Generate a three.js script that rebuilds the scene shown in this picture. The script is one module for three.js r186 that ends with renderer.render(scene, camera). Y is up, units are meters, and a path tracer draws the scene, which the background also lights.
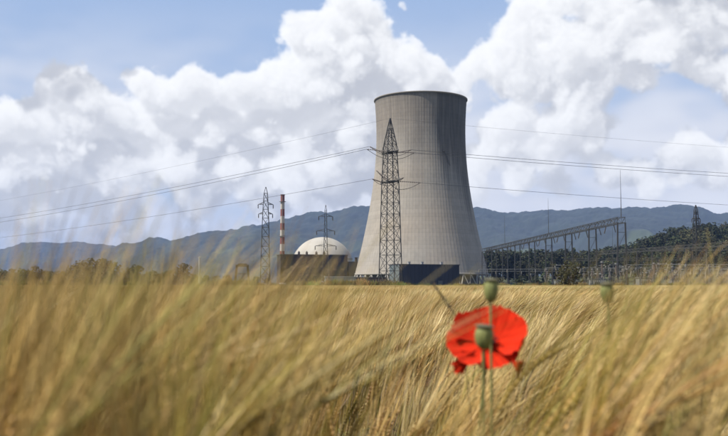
import * as THREE from 'three';
import { mergeGeometries } from 'three/addons/utils/BufferGeometryUtils.js';
import { ImprovedNoise } from 'three/addons/math/ImprovedNoise.js';

// ---------------------------------------------------------------- camera, sky, sun, exposure
const scene = new THREE.Scene();
const FPX = 900, EYE = 1.05, PITCH = Math.atan(67 / FPX);
const camera = new THREE.PerspectiveCamera(2 * Math.atan(218 / FPX) * 180 / Math.PI, 1024 / 613, 0.02, 60000);
camera.position.set(0, EYE, 0);
camera.rotation.set(PITCH, 0, 0);
camera.focus = 9;
camera.userData.fStop = 9;

const renderer = new THREE.WebGLRenderer({ antialias: true });
renderer.setSize(1024, 613);
renderer.toneMapping = THREE.LinearToneMapping;
renderer.toneMappingExposure = 1.7;
renderer.shadowMap.enabled = true;

const SUN_EL = 55 * Math.PI / 180, SUN_AZ = 72 * Math.PI / 180;      // from the left, a little behind the camera
const sunDir = new THREE.Vector3(-Math.sin(SUN_AZ) * Math.cos(SUN_EL), Math.sin(SUN_EL), Math.cos(SUN_AZ) * Math.cos(SUN_EL));
const sun = new THREE.DirectionalLight(new THREE.Color().setRGB(1, 0.93, 0.80), 5.0);
sun.position.copy(sunDir).multiplyScalar(900);
sun.castShadow = true;
sun.shadow.mapSize.set(4096, 4096);
Object.assign(sun.shadow.camera, { left: -900, right: 900, top: 900, bottom: -900, near: 1, far: 3000 });
scene.add(sun, sun.target);
sun.name = 'sun';

function mulberry(a) { return () => { a |= 0; a = a + 0x6D2B79F5 | 0; let t = Math.imul(a ^ a >>> 15, 1 | a); t = t + Math.imul(t ^ t >>> 7, 61 | t) ^ t; return ((t ^ t >>> 14) >>> 0) / 4294967296; }; }
const perlin = new ImprovedNoise();
const N3 = (x, y, z) => perlin.noise(x, y, z);
const clamp = (x, a = 0, b = 1) => Math.min(b, Math.max(a, x));
const lerp = (a, b, t) => a + (b - a) * t;
const smooth = (a, b, x) => { const t = clamp((x - a) / (b - a)); return t * t * (3 - 2 * t); };

// direction and place of things as surveyed from the camera: bearing and height at a distance
function ray(px, py) {
  const dx = (px - 364) / FPX, dy = (218 - py) / FPX, c = Math.cos(PITCH), s = Math.sin(PITCH);
  return new THREE.Vector3(dx, dy * c + s, dy * s - c);
}
function P(px, py, D) { const r = ray(px, py); return r.multiplyScalar(D / -r.z).add(new THREE.Vector3(0, EYE, 0)); }

// ---- the sky: cumulus banks marched through as volumes lit by the sun, on blue air
function makeSky() {
  const W = 4096, H = 2048, R = mulberry(77);
  const puffs = [];
  const toUV = (px, py) => { const r = ray(px, py); return [Math.atan2(r.x, -r.z) * FPX, r.y / Math.hypot(r.x, r.z) * FPX]; };
  const add = (px, py, r, n = 1, w = 0) => { const [u, v] = toUV(px, py); puffs.push([u, v, w + (R() - 0.5) * r * 0.9, r]); };
  // the bank low on the left, its tops from left to right, each with a body below
  const tops = [[-40, 120, 30], [5, 118, 20], [25, 118, 15], [65, 78, 22], [48, 92, 18], [88, 92, 18], [112, 108, 16], [140, 84, 15], [155, 90, 18], [192, 80, 15], [178, 92, 16], [212, 90, 16], [240, 84, 15], [256, 92, 18], [280, 84, 24], [300, 30, 20], [318, 28, 18], [345, 12, 22], [368, 10, 14], [330, 50, 34], [372, 40, 26], [398, 58, 20], [412, 72, 22], [428, 76, 18], [436, 66, 12]];
  for (const t of tops) add(...t);
  const left = [[-60, 160, 50], [20, 140, 34], [70, 124, 36], [120, 138, 34], [165, 122, 34], [215, 122, 36], [265, 120, 36], [300, 82, 36], [345, 84, 40], [395, 100, 34], [430, 104, 30], [310, 130, 40], [360, 130, 38], [400, 140, 32], [0, 185, 36], [60, 172, 34], [120, 178, 30], [180, 168, 34], [240, 168, 34], [300, 172, 34], [350, 172, 30], [40, 215, 26], [110, 212, 24], [200, 206, 24], [270, 205, 24], [340, 196, 20], [400, 190, 26]];
  for (const t of left) add(t[0], t[1], t[2], 1, 30);
  // the tall bank on the right
  const right = [[402, 5, 3.6], [405, 9, 3], [455, 90, 18], [470, 68, 15], [492, 62, 20], [512, 42, 22], [522, 18, 20], [548, 4, 24], [580, -10, 24], [540, 50, 30], [576, 48, 28], [610, 24, 28], [650, -12, 34], [700, 6, 32], [735, 22, 30], [615, 56, 24], [560, 84, 26], [520, 84, 26], [600, 82, 22], [660, 46, 26], [700, 64, 22], [640, 82, 16], [740, 80, 24],
    [500, 128, 18], [518, 118, 16], [538, 126, 16], [575, 112, 22], [600, 122, 16], [560, 134, 22], [510, 148, 22], [545, 158, 20], [590, 148, 18], [480, 160, 20], [470, 190, 18], [690, 144, 15], [672, 152, 14], [706, 152, 14], [738, 152, 20], [640, 172, 16], [612, 176, 18], [680, 174, 18], [720, 178, 18], [560, 186, 18], [520, 182, 18], [650, 190, 14], [490, 132, 12]];
  for (const t of right) add(...t);
  // the same kind of sky all round
  const edge = toUV(-90, 150)[0], edge2 = toUV(815, 150)[0], half = Math.PI * FPX;
  const free = (u) => u < edge || u > edge2;
  for (let k = 0; k < 150; k++) {
    const u = (R() * 2 - 1) * half, v = 40 + 900 * R() ** 1.7, s = 0.6 + 0.5 * R();
    if (!free(u) && v < 330) continue;
    const n = 9 + (R() * 9 | 0);
    for (let i = 0; i < n; i++) { const r = (16 + 26 * R()) * s * (1 + v / 700); const a = u + (R() - 0.5) * 190 * s, b = v + (R() * 0.9 - 0.3) * 80 * s * (1 + v / 900); if (b < 330 && !free(a)) continue; puffs.push([a, Math.max(b, 14), (R() - 0.5) * 50, r]); }
  }
  const B = 40, bins = new Map(), key = (i, j) => i * 4096 + j;
  for (const p of puffs) {
    const r = p[3] * 1.7;
    for (let i = Math.floor((p[0] - r) / B); i <= Math.floor((p[0] + r) / B); i++) for (let j = Math.floor((p[1] - r) / B); j <= Math.floor((p[1] + r) / B); j++) {
      const k = key(i + 100, j + 100); if (!bins.has(k)) bins.set(k, []); bins.get(k).push(p);
    }
  }
  const none = [];
  const body = (u, v, w) => {
    const list = bins.get(key(Math.floor(u / B) + 100, Math.floor(v / B) + 100)) || none; let s = 0;
    for (const p of list) { const R2 = p[3] * p[3] * 2.5, dy = v - p[1], du = u - p[0], dw = w - p[2], d = (du * du + (dy < 0 ? dy * dy * 1.3 : dy * dy) + dw * dw) / R2; if (d < 1) { const q = 1 - d; s += q * q; } }
    return s;
  };
  const bill = (u, v, w, n) => { let f = 1 / 46, a = 0.6, t = 0; for (let i = 0; i < n; i++) { t += a * Math.abs(N3(u * f + i * 7.3, v * f + i * 3.1, w * f)); f *= 2.13; a *= 0.62; } return t; };
  const dens = (u, v, w, n) => {
    const b = body(u, v, w); if (b < 0.04) return 0;
    const wide = 0.16 * N3(u / 130, v / 95, w / 130 + 4);
    return clamp((Math.min(b, 1.15) - 0.54 + wide + 1.55 * (bill(u, v, w, n) - 0.2)) * 3.4);
  };
  const L = [sunDir.x, sunDir.y, -sunDir.z], SIG = 0.066;
  const out = [0, 0, 0], GAIN = 0.6;
  const air = (v) => { // radiance of the clear sky by height
    const e = Math.atan(v / FPX), t = Math.pow(clamp(e / 1.57), 0.5);
    out[0] = lerp(0.62, 0.10, Math.min(1, t * 1.12)); out[1] = lerp(0.73, 0.26, Math.min(1, t * 1.12)); out[2] = lerp(0.87, 0.60, t);
  };
  const look = (u, v, step, oct) => {
    let T = 1, c = 0, amb = 0, cover = 0;
    for (let w = -85; w < 95 && T > 0.02; w += step) {
      const d = dens(u, v, w, oct); if (d <= 0) continue;
      let tau = 0, at = 0;
      for (let s = 5; s < 90; s *= 1.75) { const m = at + s / 2; tau += s * SIG * dens(u + L[0] * m, v + L[1] * m, w + L[2] * m, s < 12 ? 3 : 2); at += s; }
      const a = 1 - Math.exp(-d * 0.16 * step), k = T * a;
      c += k * (0.58 * Math.exp(-0.55 * tau) + 0.42 * Math.exp(-0.11 * tau)); T *= 1 - a; cover += k;
    }
    air(v); const haze = 0.5 * Math.exp(-v / 75);
    const sheet = N3(u / 150, v / 60, 9.1) + 0.55 * N3(u / 60, v / 28, 3.3) + 0.3 * N3(u / 27, v / 14, 5.3), veil = 0.85 * smooth(-0.75, 0.45, sheet + 0.45 * smooth(170, 40, v)) * smooth(300, 120, v);    // thin cloud in the air
    const far = [lerp(out[0], 0.78 + 0.16 * sheet, veil), lerp(out[1], 0.79 + 0.15 * sheet, veil), lerp(out[2], 0.85 + 0.11 * sheet, veil)];
    const lit = [0.415 * cover + 0.645 * c, 0.435 * cover + 0.63 * c, 0.495 * cover + 0.575 * c], hz = [0.76, 0.78, 0.84];
    return far.map((f, i) => GAIN * lerp(f * T + lit[i], hz[i], haze));
  };
  const data = new Float32Array(W * H * 4), fine0 = Math.floor((0.5 - 0.085) * 4), GX = 4;
  // azimuth of a column: the camera looks along -z, which lies at three quarters of the width minus a half
  const azOf = (col) => { const round = ((col + 0.5) / W - 0.5) * 2 * Math.PI; return Math.atan2(Math.cos(round), -Math.sin(round)); };
  const vOf = (row) => Math.tan(((row + 0.5) / H - 0.5) * Math.PI) * FPX;
  const put = (row, col, c) => { const k = (row * W + col) * 4; data[k] = c[0]; data[k + 1] = c[1]; data[k + 2] = c[2]; data[k + 3] = 1; };
  const rowTop = Math.floor((0.5 + 62 / 180) * H), h0 = H / 2;
  // coarse everywhere
  const CW = W / 8, CH = (H - h0) / 8, coarse = new Array(CW * CH);
  for (let j = 0; j < CH; j++) for (let i = 0; i < CW; i++) {
    const v = vOf(h0 + j * 8 + 4), u = azOf(i * 8 + 4) * FPX;
    const top = smooth(1700, 900, v);
    if (v > 1700) { air(v); coarse[j * CW + i] = out.map((x) => x * GAIN); } else { const a = look(u, v, 14, 3); air(v); coarse[j * CW + i] = a.map((x, q) => lerp(out[q] * GAIN, x, top)); }
  }
  const FINE = 0.62;
  for (let row = h0; row < H; row++) for (let col = 0; col < W; col++) {
    const az = azOf(col), v = vOf(row);
    if (Math.abs(az) < FINE && v < 350) { put(row, col, look(az * FPX, v, 5, 5)); continue; }
    const y = clamp((row - h0 - 3.5) / 8, 0, CH - 1.001), x = ((col - 3.5) / 8 + CW) % CW, j = Math.floor(y), i = Math.floor(x), fy = y - j, fx = x - i, i2 = (i + 1) % CW;
    const a = coarse[j * CW + i], b = coarse[j * CW + i2], c = coarse[(j + 1) * CW + i], d = coarse[(j + 1) * CW + i2];
    put(row, col, [0, 1, 2].map((q) => lerp(lerp(a[q], b[q], fx), lerp(c[q], d[q], fx), fy)));
  }
  for (let row = 0; row < h0; row++) for (let col = 0; col < W; col++) put(row, col, [0.18, 0.155, 0.09]);
  const t = new THREE.DataTexture(data, W, H, THREE.RGBAFormat, THREE.FloatType);
  t.mapping = THREE.EquirectangularReflectionMapping; t.magFilter = THREE.LinearFilter; t.minFilter = THREE.LinearFilter; t.needsUpdate = true;
  return t;
}
const T0 = Date.now();
const skyTexture = makeSky();
scene.background = skyTexture;
scene.environment = skyTexture;
console.log('sky', Date.now() - T0);

// ---------------------------------------------------------------- helpers
const V = (x, y, z) => new THREE.Vector3(x, y, z);
const taken = new Map();
function numbered(name) { const n = taken.get(name) || 0; taken.set(name, n + 1); return n ? name + '_' + String(n).padStart(3, '0') : name; }
function shade(o) { o.traverse((m) => { if (m.isMesh) { m.castShadow = true; m.receiveShadow = true; } }); return o; }
function thing(name, label, category, pos = [0, 0, 0], turn = 0, group) {
  const o = new THREE.Group(); o.name = numbered(name); o.position.set(...pos); o.rotation.y = turn; o.userData = { label, category };
  if (group) o.userData.group = group;
  scene.add(o); return o;
}
function structure(name, geometry, material, kind = 'structure') { const m = new THREE.Mesh(geometry, material); m.name = numbered(name); m.userData = { kind }; m.castShadow = m.receiveShadow = true; scene.add(m); return m; }
function part(name, geometry, material, parent) { const m = new THREE.Mesh(Array.isArray(geometry) ? mergeGeometries(geometry) : geometry, material); m.name = name; m.castShadow = m.receiveShadow = true; parent.add(m); return m; }
function copyOf(o, label, pos, turn, scale = 1) { const c = o.clone(); c.name = numbered(o.name.replace(/_\d{3}$/, '')); c.userData = { ...o.userData, label: label || o.userData.label }; c.position.set(...pos); c.rotation.y = turn; c.scale.setScalar(scale); scene.add(c); return c; }
function box(w, h, d, x = 0, y = 0, z = 0) { return new THREE.BoxGeometry(w, h, d).translate(x, y, z); }
const UPV = V(0, 1, 0);
function bar(a, b, t, t2 = t) { const d = b.clone().sub(a), l = d.length(); return new THREE.BoxGeometry(t, l, t2).applyQuaternion(new THREE.Quaternion().setFromUnitVectors(UPV, d.normalize())).translate((a.x + b.x) / 2, (a.y + b.y) / 2, (a.z + b.z) / 2); }
function pipe(a, b, r, r2 = r, seg = 10) { const d = b.clone().sub(a), l = d.length(); return new THREE.CylinderGeometry(r2, r, l, seg).applyQuaternion(new THREE.Quaternion().setFromUnitVectors(UPV, d.normalize())).translate((a.x + b.x) / 2, (a.y + b.y) / 2, (a.z + b.z) / 2); }
function rgb(r, g, b) { return new THREE.Color().setRGB(r, g, b); }
function mat(color, roughness = 0.8, more = {}) { return new THREE.MeshStandardMaterial({ color: rgb(...color).multiplyScalar(0.82), roughness, metalness: 0, ...more }); }
function canvasLike(w, h, f, srgb = true) { // colour texture from linear values
  const d = new Uint8Array(w * h * 4), enc = (x) => { x = clamp(x); return 255 * (x <= 0.0031308 ? x * 12.92 : 1.055 * x ** (1 / 2.4) - 0.055); };
  for (let y = 0; y < h; y++) for (let x = 0; x < w; x++) { const c = f(x / w, y / h, x, y), k = (y * w + x) * 4; for (let q = 0; q < 3; q++) d[k + q] = srgb ? enc(c[q]) : 255 * clamp(c[q]); d[k + 3] = 255; }
  const t = new THREE.DataTexture(d, w, h); t.wrapS = t.wrapT = THREE.RepeatWrapping; t.magFilter = THREE.LinearFilter; t.minFilter = THREE.LinearMipmapLinearFilter; t.generateMipmaps = true; if (srgb) t.colorSpace = THREE.SRGBColorSpace; t.needsUpdate = true; return t;
}
function paint(g, f) { // vertex colours from a function of the vertex number and place
  const p = g.attributes.position, c = new Float32Array(p.count * 3), v = V(0, 0, 0);
  for (let i = 0; i < p.count; i++) { v.fromBufferAttribute(p, i); const k = f(v, i); c.set(k, i * 3); }
  g.setAttribute('color', new THREE.BufferAttribute(c, 3)); return g;
}
class Mesher { // triangles with colours
  constructor() { this.p = []; this.c = []; this.i = []; }
  v(x, y, z, c) { this.p.push(x, y, z); this.c.push(c[0], c[1], c[2]); return this.p.length / 3 - 1; }
  t(a, b, c) { this.i.push(a, b, c); }
  q(a, b, c, d) { this.i.push(a, b, c, a, c, d); }
  geo() { const g = new THREE.BufferGeometry(); g.setAttribute('position', new THREE.Float32BufferAttribute(this.p, 3)); g.setAttribute('color', new THREE.Float32BufferAttribute(this.c, 3)); g.setIndex(this.i); g.computeVertexNormals(); return g; }
}

// ---------------------------------------------------------------- ground and hills
{
  const g = new THREE.PlaneGeometry(60000, 60000, 1, 1).rotateX(-Math.PI / 2);
  g.attributes.uv.array.forEach((v, i, a) => { a[i] = v * 6000; });
  const R = mulberry(4), tex = canvasLike(256, 256, (u, v) => { const n = 0.8 + 0.5 * N3(u * 9, v * 9, 1) + 0.3 * (R() - 0.5); return [0.085 * n, 0.095 * n, 0.04 * n]; });
  structure('ground', g, new THREE.MeshStandardMaterial({ map: tex, roughness: 1 }));
  const s = new THREE.PlaneGeometry(420, 316, 1, 1).rotateX(-Math.PI / 2).translate(0, 0.004, -154);
  s.attributes.uv.array.forEach((v, i, a) => { a[i] = v * 200; });
  const soil = canvasLike(256, 256, (u, v) => { const n = 0.75 + 0.6 * N3(u * 16, v * 16, 2) + 0.5 * (R() - 0.5); return [0.12 * n, 0.085 * n, 0.045 * n]; });
  structure('field_soil', s, new THREE.MeshStandardMaterial({ map: soil, roughness: 1 }));
}
// a range of wooded hills: skyline given by bearing and height at the distance of its crest
function hills(name, D, front, profile, seed, tone) {
  const nx = 700, nz = 80, m = new Mesher(), R = mulberry(seed);
  const at = (px) => { let k = 0; while (k < profile.length - 2 && px > profile[k + 1][0]) k++; const [x0, y0] = profile[k], [x1, y1] = profile[k + 1], t = clamp((px - x0) / (x1 - x0)); return lerp(y0, y1, t * t * (3 - 2 * t) * 0.6 + t * 0.4); };
  const pa = profile[0][0], pb = profile.at(-1)[0];
  for (let j = 0; j <= nz; j++) for (let i = 0; i <= nx; i++) {
    const px = lerp(pa, pb, i / nx), crest = P(px, at(px), D), t = j / nz;       // t 0 foot, 0.72 crest, 1 behind
    const d = t < 0.72 ? lerp(D * front, D, t / 0.72) : lerp(D, D * 1.35, (t - 0.72) / 0.28);
    const x = crest.x * d / D, s = t < 0.72 ? t / 0.72 : 1 - 0.75 * ((t - 0.72) / 0.28);
    const spur = 0.5 + 0.6 * N3(x / 900, seed, 0.3) + 0.6 * N3(x / 330, seed, d / 1500), rise = t < 0.72 ? Math.pow(s, lerp(0.75, 1.7, clamp(spur))) : s;
    const rough = (16 * N3(x / 130, d / 130, seed) + 13 * N3(x / 48, d / 48, seed) + 5 * (R() - 0.5)) * Math.min(1, s * 3) * (t > 0.715 && t < 0.725 ? 0.55 : 1);
    const y = Math.max(-3, crest.y * rise + rough - (1 - Math.min(1, s * 6)) * 8);
    const meadow = smooth(0.30, 0.42, N3(x / 420, d / 520, seed + 2.5)) * smooth(0.75, 0.35, s);
    const k = 0.8 + 0.5 * R() + 0.5 * N3(x / 160, d / 160, seed + 7);
    m.v(x, y, -d, [lerp(tone[0] * k, 0.036, meadow), lerp(tone[1] * k, 0.046, meadow), lerp(tone[2] * k, 0.02, meadow)]);
  }
  for (let j = 0; j < nz; j++) for (let i = 0; i < nx; i++) { const a = j * (nx + 1) + i; m.q(a, a + 1, a + nx + 2, a + nx + 1); }
  return structure(name, m.geo(), new THREE.MeshStandardMaterial({ vertexColors: true, roughness: 1, side: THREE.DoubleSide }));
}
const wood = [0.015, 0.020, 0.015];
hills('hills', 9500, 0.7, [[-260, 258], [-60, 254], [0, 249], [22, 243], [40, 241.5], [60, 243], [78, 241], [96, 243.5], [112, 245], [140, 252], [200, 256], [300, 258]], 3.7, wood);
hills('hills', 6200, 0.6, [[-200, 275], [20, 272], [70, 266], [86, 258], [112, 247], [128, 243.5], [140, 243], [150, 237], [160, 236], [172, 239], [190, 236], [200, 232.5], [215, 232], [236, 228], [255, 225], [275, 221], [300, 215], [325, 211], [348, 206.5], [370, 206], [400, 208], [430, 211], [460, 208], [482, 208], [500, 210], [525, 212], [560, 209.5], [590, 206.5], [620, 207], [660, 206], [690, 204.5], [702, 206], [712, 210.5], [722, 212], [760, 207], [840, 204], [1000, 214]], 8.2, wood);
scene.fog = new THREE.FogExp2(rgb(0.30, 0.50, 1.0), 0.000044);

// ---------------------------------------------------------------- the cooling tower
{
  const at = P(421.5, 285, 700), t = thing('cooling_tower', 'huge hyperbolic concrete cooling tower with dark weathered rim and diagonal base columns', 'cooling tower', [at.x, 0, -700]);
  const S = 700 / FPX, H0 = 9.6, H1 = 145, hThroat = 118, kk = 0.3515, a0 = 44.7 * S;
  const rad = (h) => Math.sqrt(a0 * a0 + (kk * (h - hThroat)) ** 2);
  // shell with slender vertical ribs and shallow joints between the lifts
  const NR = 108, SEG = NR * 4, lifts = 46, rows = [];
  for (let k = 0; k <= lifts; k++) { const h = lerp(H0, H1, k / lifts); rows.push([h, 0]); if (k < lifts) { rows.push([h + 0.12, k ? -0.05 : 0]); rows.push([h + 0.24, 0]); } }
  const pos = [], uv = [], idx = [];
  rows.forEach(([h, inset]) => { for (let i = 0; i <= SEG; i++) { const q = i % 4, a = (Math.floor(i / 4) + [0, 0.06, 0.12, 0.56][q]) / NR * Math.PI * 2, r = rad(h) + inset + (q === 1 ? 0.09 : q === 0 || q === 2 ? 0.03 : 0); pos.push(Math.sin(a) * r, h, Math.cos(a) * r); uv.push((Math.floor(i / 4) + [0, 0.06, 0.12, 0.56][q]) / NR, (h - H0) / (H1 - H0)); } });
  const n1 = SEG + 1; for (let j = 0; j < rows.length - 1; j++) for (let i = 0; i < SEG; i++) { const a = j * n1 + i; idx.push(a, a + 1, a + n1 + 1, a, a + n1 + 1, a + n1); }
  const g = new THREE.BufferGeometry(); g.setAttribute('position', new THREE.Float32BufferAttribute(pos, 3)); g.setAttribute('uv', new THREE.Float32BufferAttribute(uv, 2)); g.setIndex(idx); g.computeVertexNormals();
  // weathered concrete: lifts of unlike tone, rib and joint lines of dirt, rain streaks hanging from the rim
  const R = mulberry(21), liftTone = Array.from({ length: lifts + 2 }, () => 0.95 + 0.1 * R()), panelTone = Array.from({ length: (lifts + 1) * NR }, () => 0.97 + 0.06 * R());
  const streakLen = Array.from({ length: 1400 }, () => R());
  const tex = canvasLike(2048, 1024, (u, v) => {
    const lift = v * lifts, li = Math.floor(lift), fl = lift - li, pr = u * NR, pi = Math.floor(pr) % NR, fp = pr - Math.floor(pr);
    let k = liftTone[li] * panelTone[li * NR + pi];
    k *= 1 + 0.10 * N3(u * 40, v * 9, 1) + 0.08 * N3(u * 160, v * 40, 2) + 0.07 * (R() - 0.5);
    if (fl < 0.07) k *= 0.88; if (fp < 0.13) k *= 0.91;
    const s1 = streakLen[Math.floor(u * 700)], s2 = streakLen[Math.floor(u * 1400)], reach = 0.30 + 0.42 * N3(u * 16, 4.4, 0.3) + 0.42 * (0.5 * s1 + 0.5 * s2);   // how far each rain streak runs down
    const d = 1 - v, grime = smooth(reach, reach * 0.15, d) * (0.55 + 0.45 * s2) * (0.8 + 0.35 * N3(u * 90, v * 4, 6));
    k *= 1 - 0.55 * clamp(grime);
    const rib = Math.floor(pr) / NR, shadeGrime = smooth(0.035, 0.05, rib) * smooth(0.30, 0.22, rib), run = 0.42 + 0.30 * N3(rib * 31, 2.2, 0.7) + 0.22 * s1 + 0.3 * smooth(0.06, 0.2, rib);   // grime plus shade of the side away from the sun, painted in rib by rib
    k *= 1 - 0.62 * shadeGrime * smooth(run, run * 0.5, d) * (0.85 + 0.25 * N3(u * 120, v * 7, 9));
    k *= 1 - 0.30 * smooth(0.022, 0.006, d) * (0.6 + 0.4 * s1);
    const warm = 1 + 0.05 * N3(u * 7, v * 5, 8);
    return [0.252 * k * warm, 0.228 * k, 0.200 * k * (2 - warm) * lerp(1, 1.06, clamp(grime))];
  });
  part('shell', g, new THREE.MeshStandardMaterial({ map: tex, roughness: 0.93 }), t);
  const inner = new THREE.LatheGeometry([...Array(30)].map((_, k) => { const h = lerp(H0 + 0.05, H1 - 0.05, k / 29); return new THREE.Vector2(rad(h) - 0.7, h); }), 96);
  const conc = mat([0.30, 0.27, 0.235], 0.95, { side: THREE.DoubleSide });
  part('inner_wall', inner, conc, t);
  const rr = rad(H1), rim = new THREE.LatheGeometry([[rr - 0.72, H1 - 0.6], [rr - 0.72, H1 + 0.9], [rr + 0.75, H1 + 0.9], [rr + 0.75, H1 + 0.2], [rr + 0.12, H1 - 0.4]].map((p) => new THREE.Vector2(...p)), 128);
  part('rim', rim, mat([0.17, 0.155, 0.14], 0.95, { side: THREE.DoubleSide }), t);
  const rb = rad(H0), ring = new THREE.LatheGeometry([[rb - 0.9, H0 - 1.1], [rb + 0.45, H0 - 1.1], [rb + 0.3, H0 + 0.25], [rb - 0.9, H0 + 0.25], [rb - 0.9, H0 - 1.1]].map((p) => new THREE.Vector2(...p)), 128);
  part('ring_beam', ring, mat([0.27, 0.25, 0.225], 0.95, { side: THREE.DoubleSide }), t);
  const colMat = mat([0.33, 0.31, 0.28], 0.9), NC = 44, proto = pipe(V(0, 0, 0), V(0, 1, 0), 0.42, 0.42, 8);
  for (let k = 0; k < NC; k++) for (const s of [-1, 1]) {
    const a = (k + 0.5) / NC * Math.PI * 2, b = a + s * 0.46 / NC * Math.PI * 2, A = V(Math.sin(a) * (rb + 2.6), 0, Math.cos(a) * (rb + 2.6)), Bp = V(Math.sin(b) * rb, H0 - 1.0, Math.cos(b) * rb), d = Bp.clone().sub(A);
    const c = part('column', proto, colMat, t); c.position.copy(A); c.quaternion.setFromUnitVectors(UPV, d.clone().normalize()); c.scale.set(1, d.length(), 1);
  }
  part('basin_wall', new THREE.CylinderGeometry(rb + 4, rb + 4.2, 1.4, 96, 1, true).translate(0, 0.7, 0), conc, t);
  part('cooling_fill', new THREE.CylinderGeometry(rb - 7, rb - 7, 8.8, 64).translate(0, 4.4, 0), mat([0.20, 0.19, 0.185], 0.95), t);
  // small service cradle hung on the shell, with its slanting ladder
  const ah = (285 - 155) * S, aa = Math.asin((440.5 - 421.5) / 45), rc = rad(ah) + 0.9, c0 = V(Math.sin(aa) * rc, ah, Math.cos(aa) * rc), c1 = V(Math.sin(aa + 0.13) * (rad(ah - 11) + 0.9), ah - 11, Math.cos(aa + 0.13) * (rad(ah - 11) + 0.9));
  const dark = mat([0.03, 0.03, 0.032], 0.7, {}), cr = part('service_cradle', [box(1.5, 1.3, 0.9, c0.x, c0.y, c0.z), box(1.0, 1.4, 0.5, c0.x, c0.y + 0.8, c0.z)], dark, t);
  part('ladder', [bar(c0.clone().add(V(-0.3, 0, 0)), c1.clone().add(V(-0.3, 0, 0)), 0.16), bar(c0.clone().add(V(0.3, 0, 0)), c1.clone().add(V(0.3, 0, 0)), 0.16), ...[0.2, 0.4, 0.6, 0.8].map((q) => box(0.6, 0.1, 0.1, lerp(c0.x, c1.x, q), lerp(c0.y, c1.y, q), lerp(c0.z, c1.z, q)))], dark, cr);
}

// ---------------------------------------------------------------- buildings
// metal clad hall: each cladding panel its own piece on a core
function clad(t, w, h, d, n, colours, core, nd = 0) {
  part('wall', box(w, h, d, 0, h / 2, 0), core, t);
  const R = mulberry(Math.round(w * 13 + h)), g = box(w / n - 0.14, h - 0.3, 0.16);
  for (let k = 0; k < n; k++) { const m = part('panel', g, colours[Math.floor(R() * colours.length)], t); m.position.set(-w / 2 + (k + 0.5) * w / n, h / 2 + 0.1, d / 2 + 0.085); }
  if (nd) { const gd = box(0.16, h - 0.3, d / nd - 0.14); for (const s of [-1, 1]) for (let k = 0; k < nd; k++) { const m = part('panel', gd, colours[k % colours.length], t); m.position.set(s * (w / 2 + 0.085), h / 2 + 0.1, -d / 2 + (k + 0.5) * d / nd); } }
}
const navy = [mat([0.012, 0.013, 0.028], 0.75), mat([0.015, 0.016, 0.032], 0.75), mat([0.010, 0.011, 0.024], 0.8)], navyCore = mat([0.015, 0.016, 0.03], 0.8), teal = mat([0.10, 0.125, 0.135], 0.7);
{
  const t = thing('pump_building', 'long dark navy flat-roofed building at the foot of the cooling tower', 'building', [P(425, 285, 615).x, 0, -618], 0.42);
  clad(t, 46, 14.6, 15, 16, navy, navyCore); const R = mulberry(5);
  for (let k = 0; k < 5; k++) { const m = part('panel', box(0.16, 14.2, 2.86), teal, t); m.position.set(-23.09, 7.35, -7.5 + (k + 0.5) * 3); }
  part('roof', box(46.8, 0.5, 15.8, 0, 14.86, 0), mat([0.05, 0.05, 0.055], 0.9), t);
  for (const x of [-13, -3, 12]) part('roof_vent', [box(1.5, 1.5, 1.5, x, 15.86, 2), box(1.8, 0.25, 1.8, x, 16.74, 2)], mat([0.32, 0.32, 0.32], 0.6), t);
  part('door', box(3.4, 4, 0.14, 8, 2, 7.74), mat([0.06, 0.065, 0.08], 0.6), t);
}
{ // reactor containment with its shallow white dome
  const D = 775, S = D / FPX, c = P(322.3, 285, D), t = thing('reactor_building', 'round reactor building with pale white dome rising behind a dark block', 'reactor building', [c.x, 0, -D]);
  const r = 29.8 * S, yb = (285 - 257) * S, hcap = 21 * S, Rs = (r * r + hcap * hcap) / (2 * hcap), pts = [];
  for (let k = 0; k <= 26; k++) { const a = Math.asin(r / Rs) * (1 - k / 26); pts.push(new THREE.Vector2(Math.max(Rs * Math.sin(a), 0.001), yb + hcap - Rs + Rs * Math.cos(a))); }
  const R = mulberry(9), tex = canvasLike(512, 256, (u, v) => { const k = 1 + 0.05 * N3(u * 24, v * 3, 1) + 0.03 * (R() - 0.5) - 0.10 * (u * 24 % 1 < 0.05 ? 1 : 0) - 0.08 * (v * 6 % 1 < 0.06 ? 1 : 0) + 0.12 * N3(u * 9, v * 4, 5); return [0.30 * k, 0.285 * k, 0.255 * k]; });
  part('dome', new THREE.LatheGeometry(pts.slice().reverse().reverse(), 72), new THREE.MeshStandardMaterial({ map: tex, roughness: 0.75, side: THREE.DoubleSide }), t);
  part('wall', new THREE.CylinderGeometry(r, r, yb, 72, 1, true).translate(0, yb / 2, 0), mat([0.50, 0.48, 0.45], 0.85, { side: THREE.DoubleSide }), t);
  part('cornice', new THREE.LatheGeometry([[r - 0.1, yb - 0.9], [r + 0.5, yb - 0.9], [r + 0.5, yb], [r - 0.1, yb + 0.1]].map((p) => new THREE.Vector2(...p)), 72), mat([0.42, 0.4, 0.38], 0.85, { side: THREE.DoubleSide }), t);
}
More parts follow.
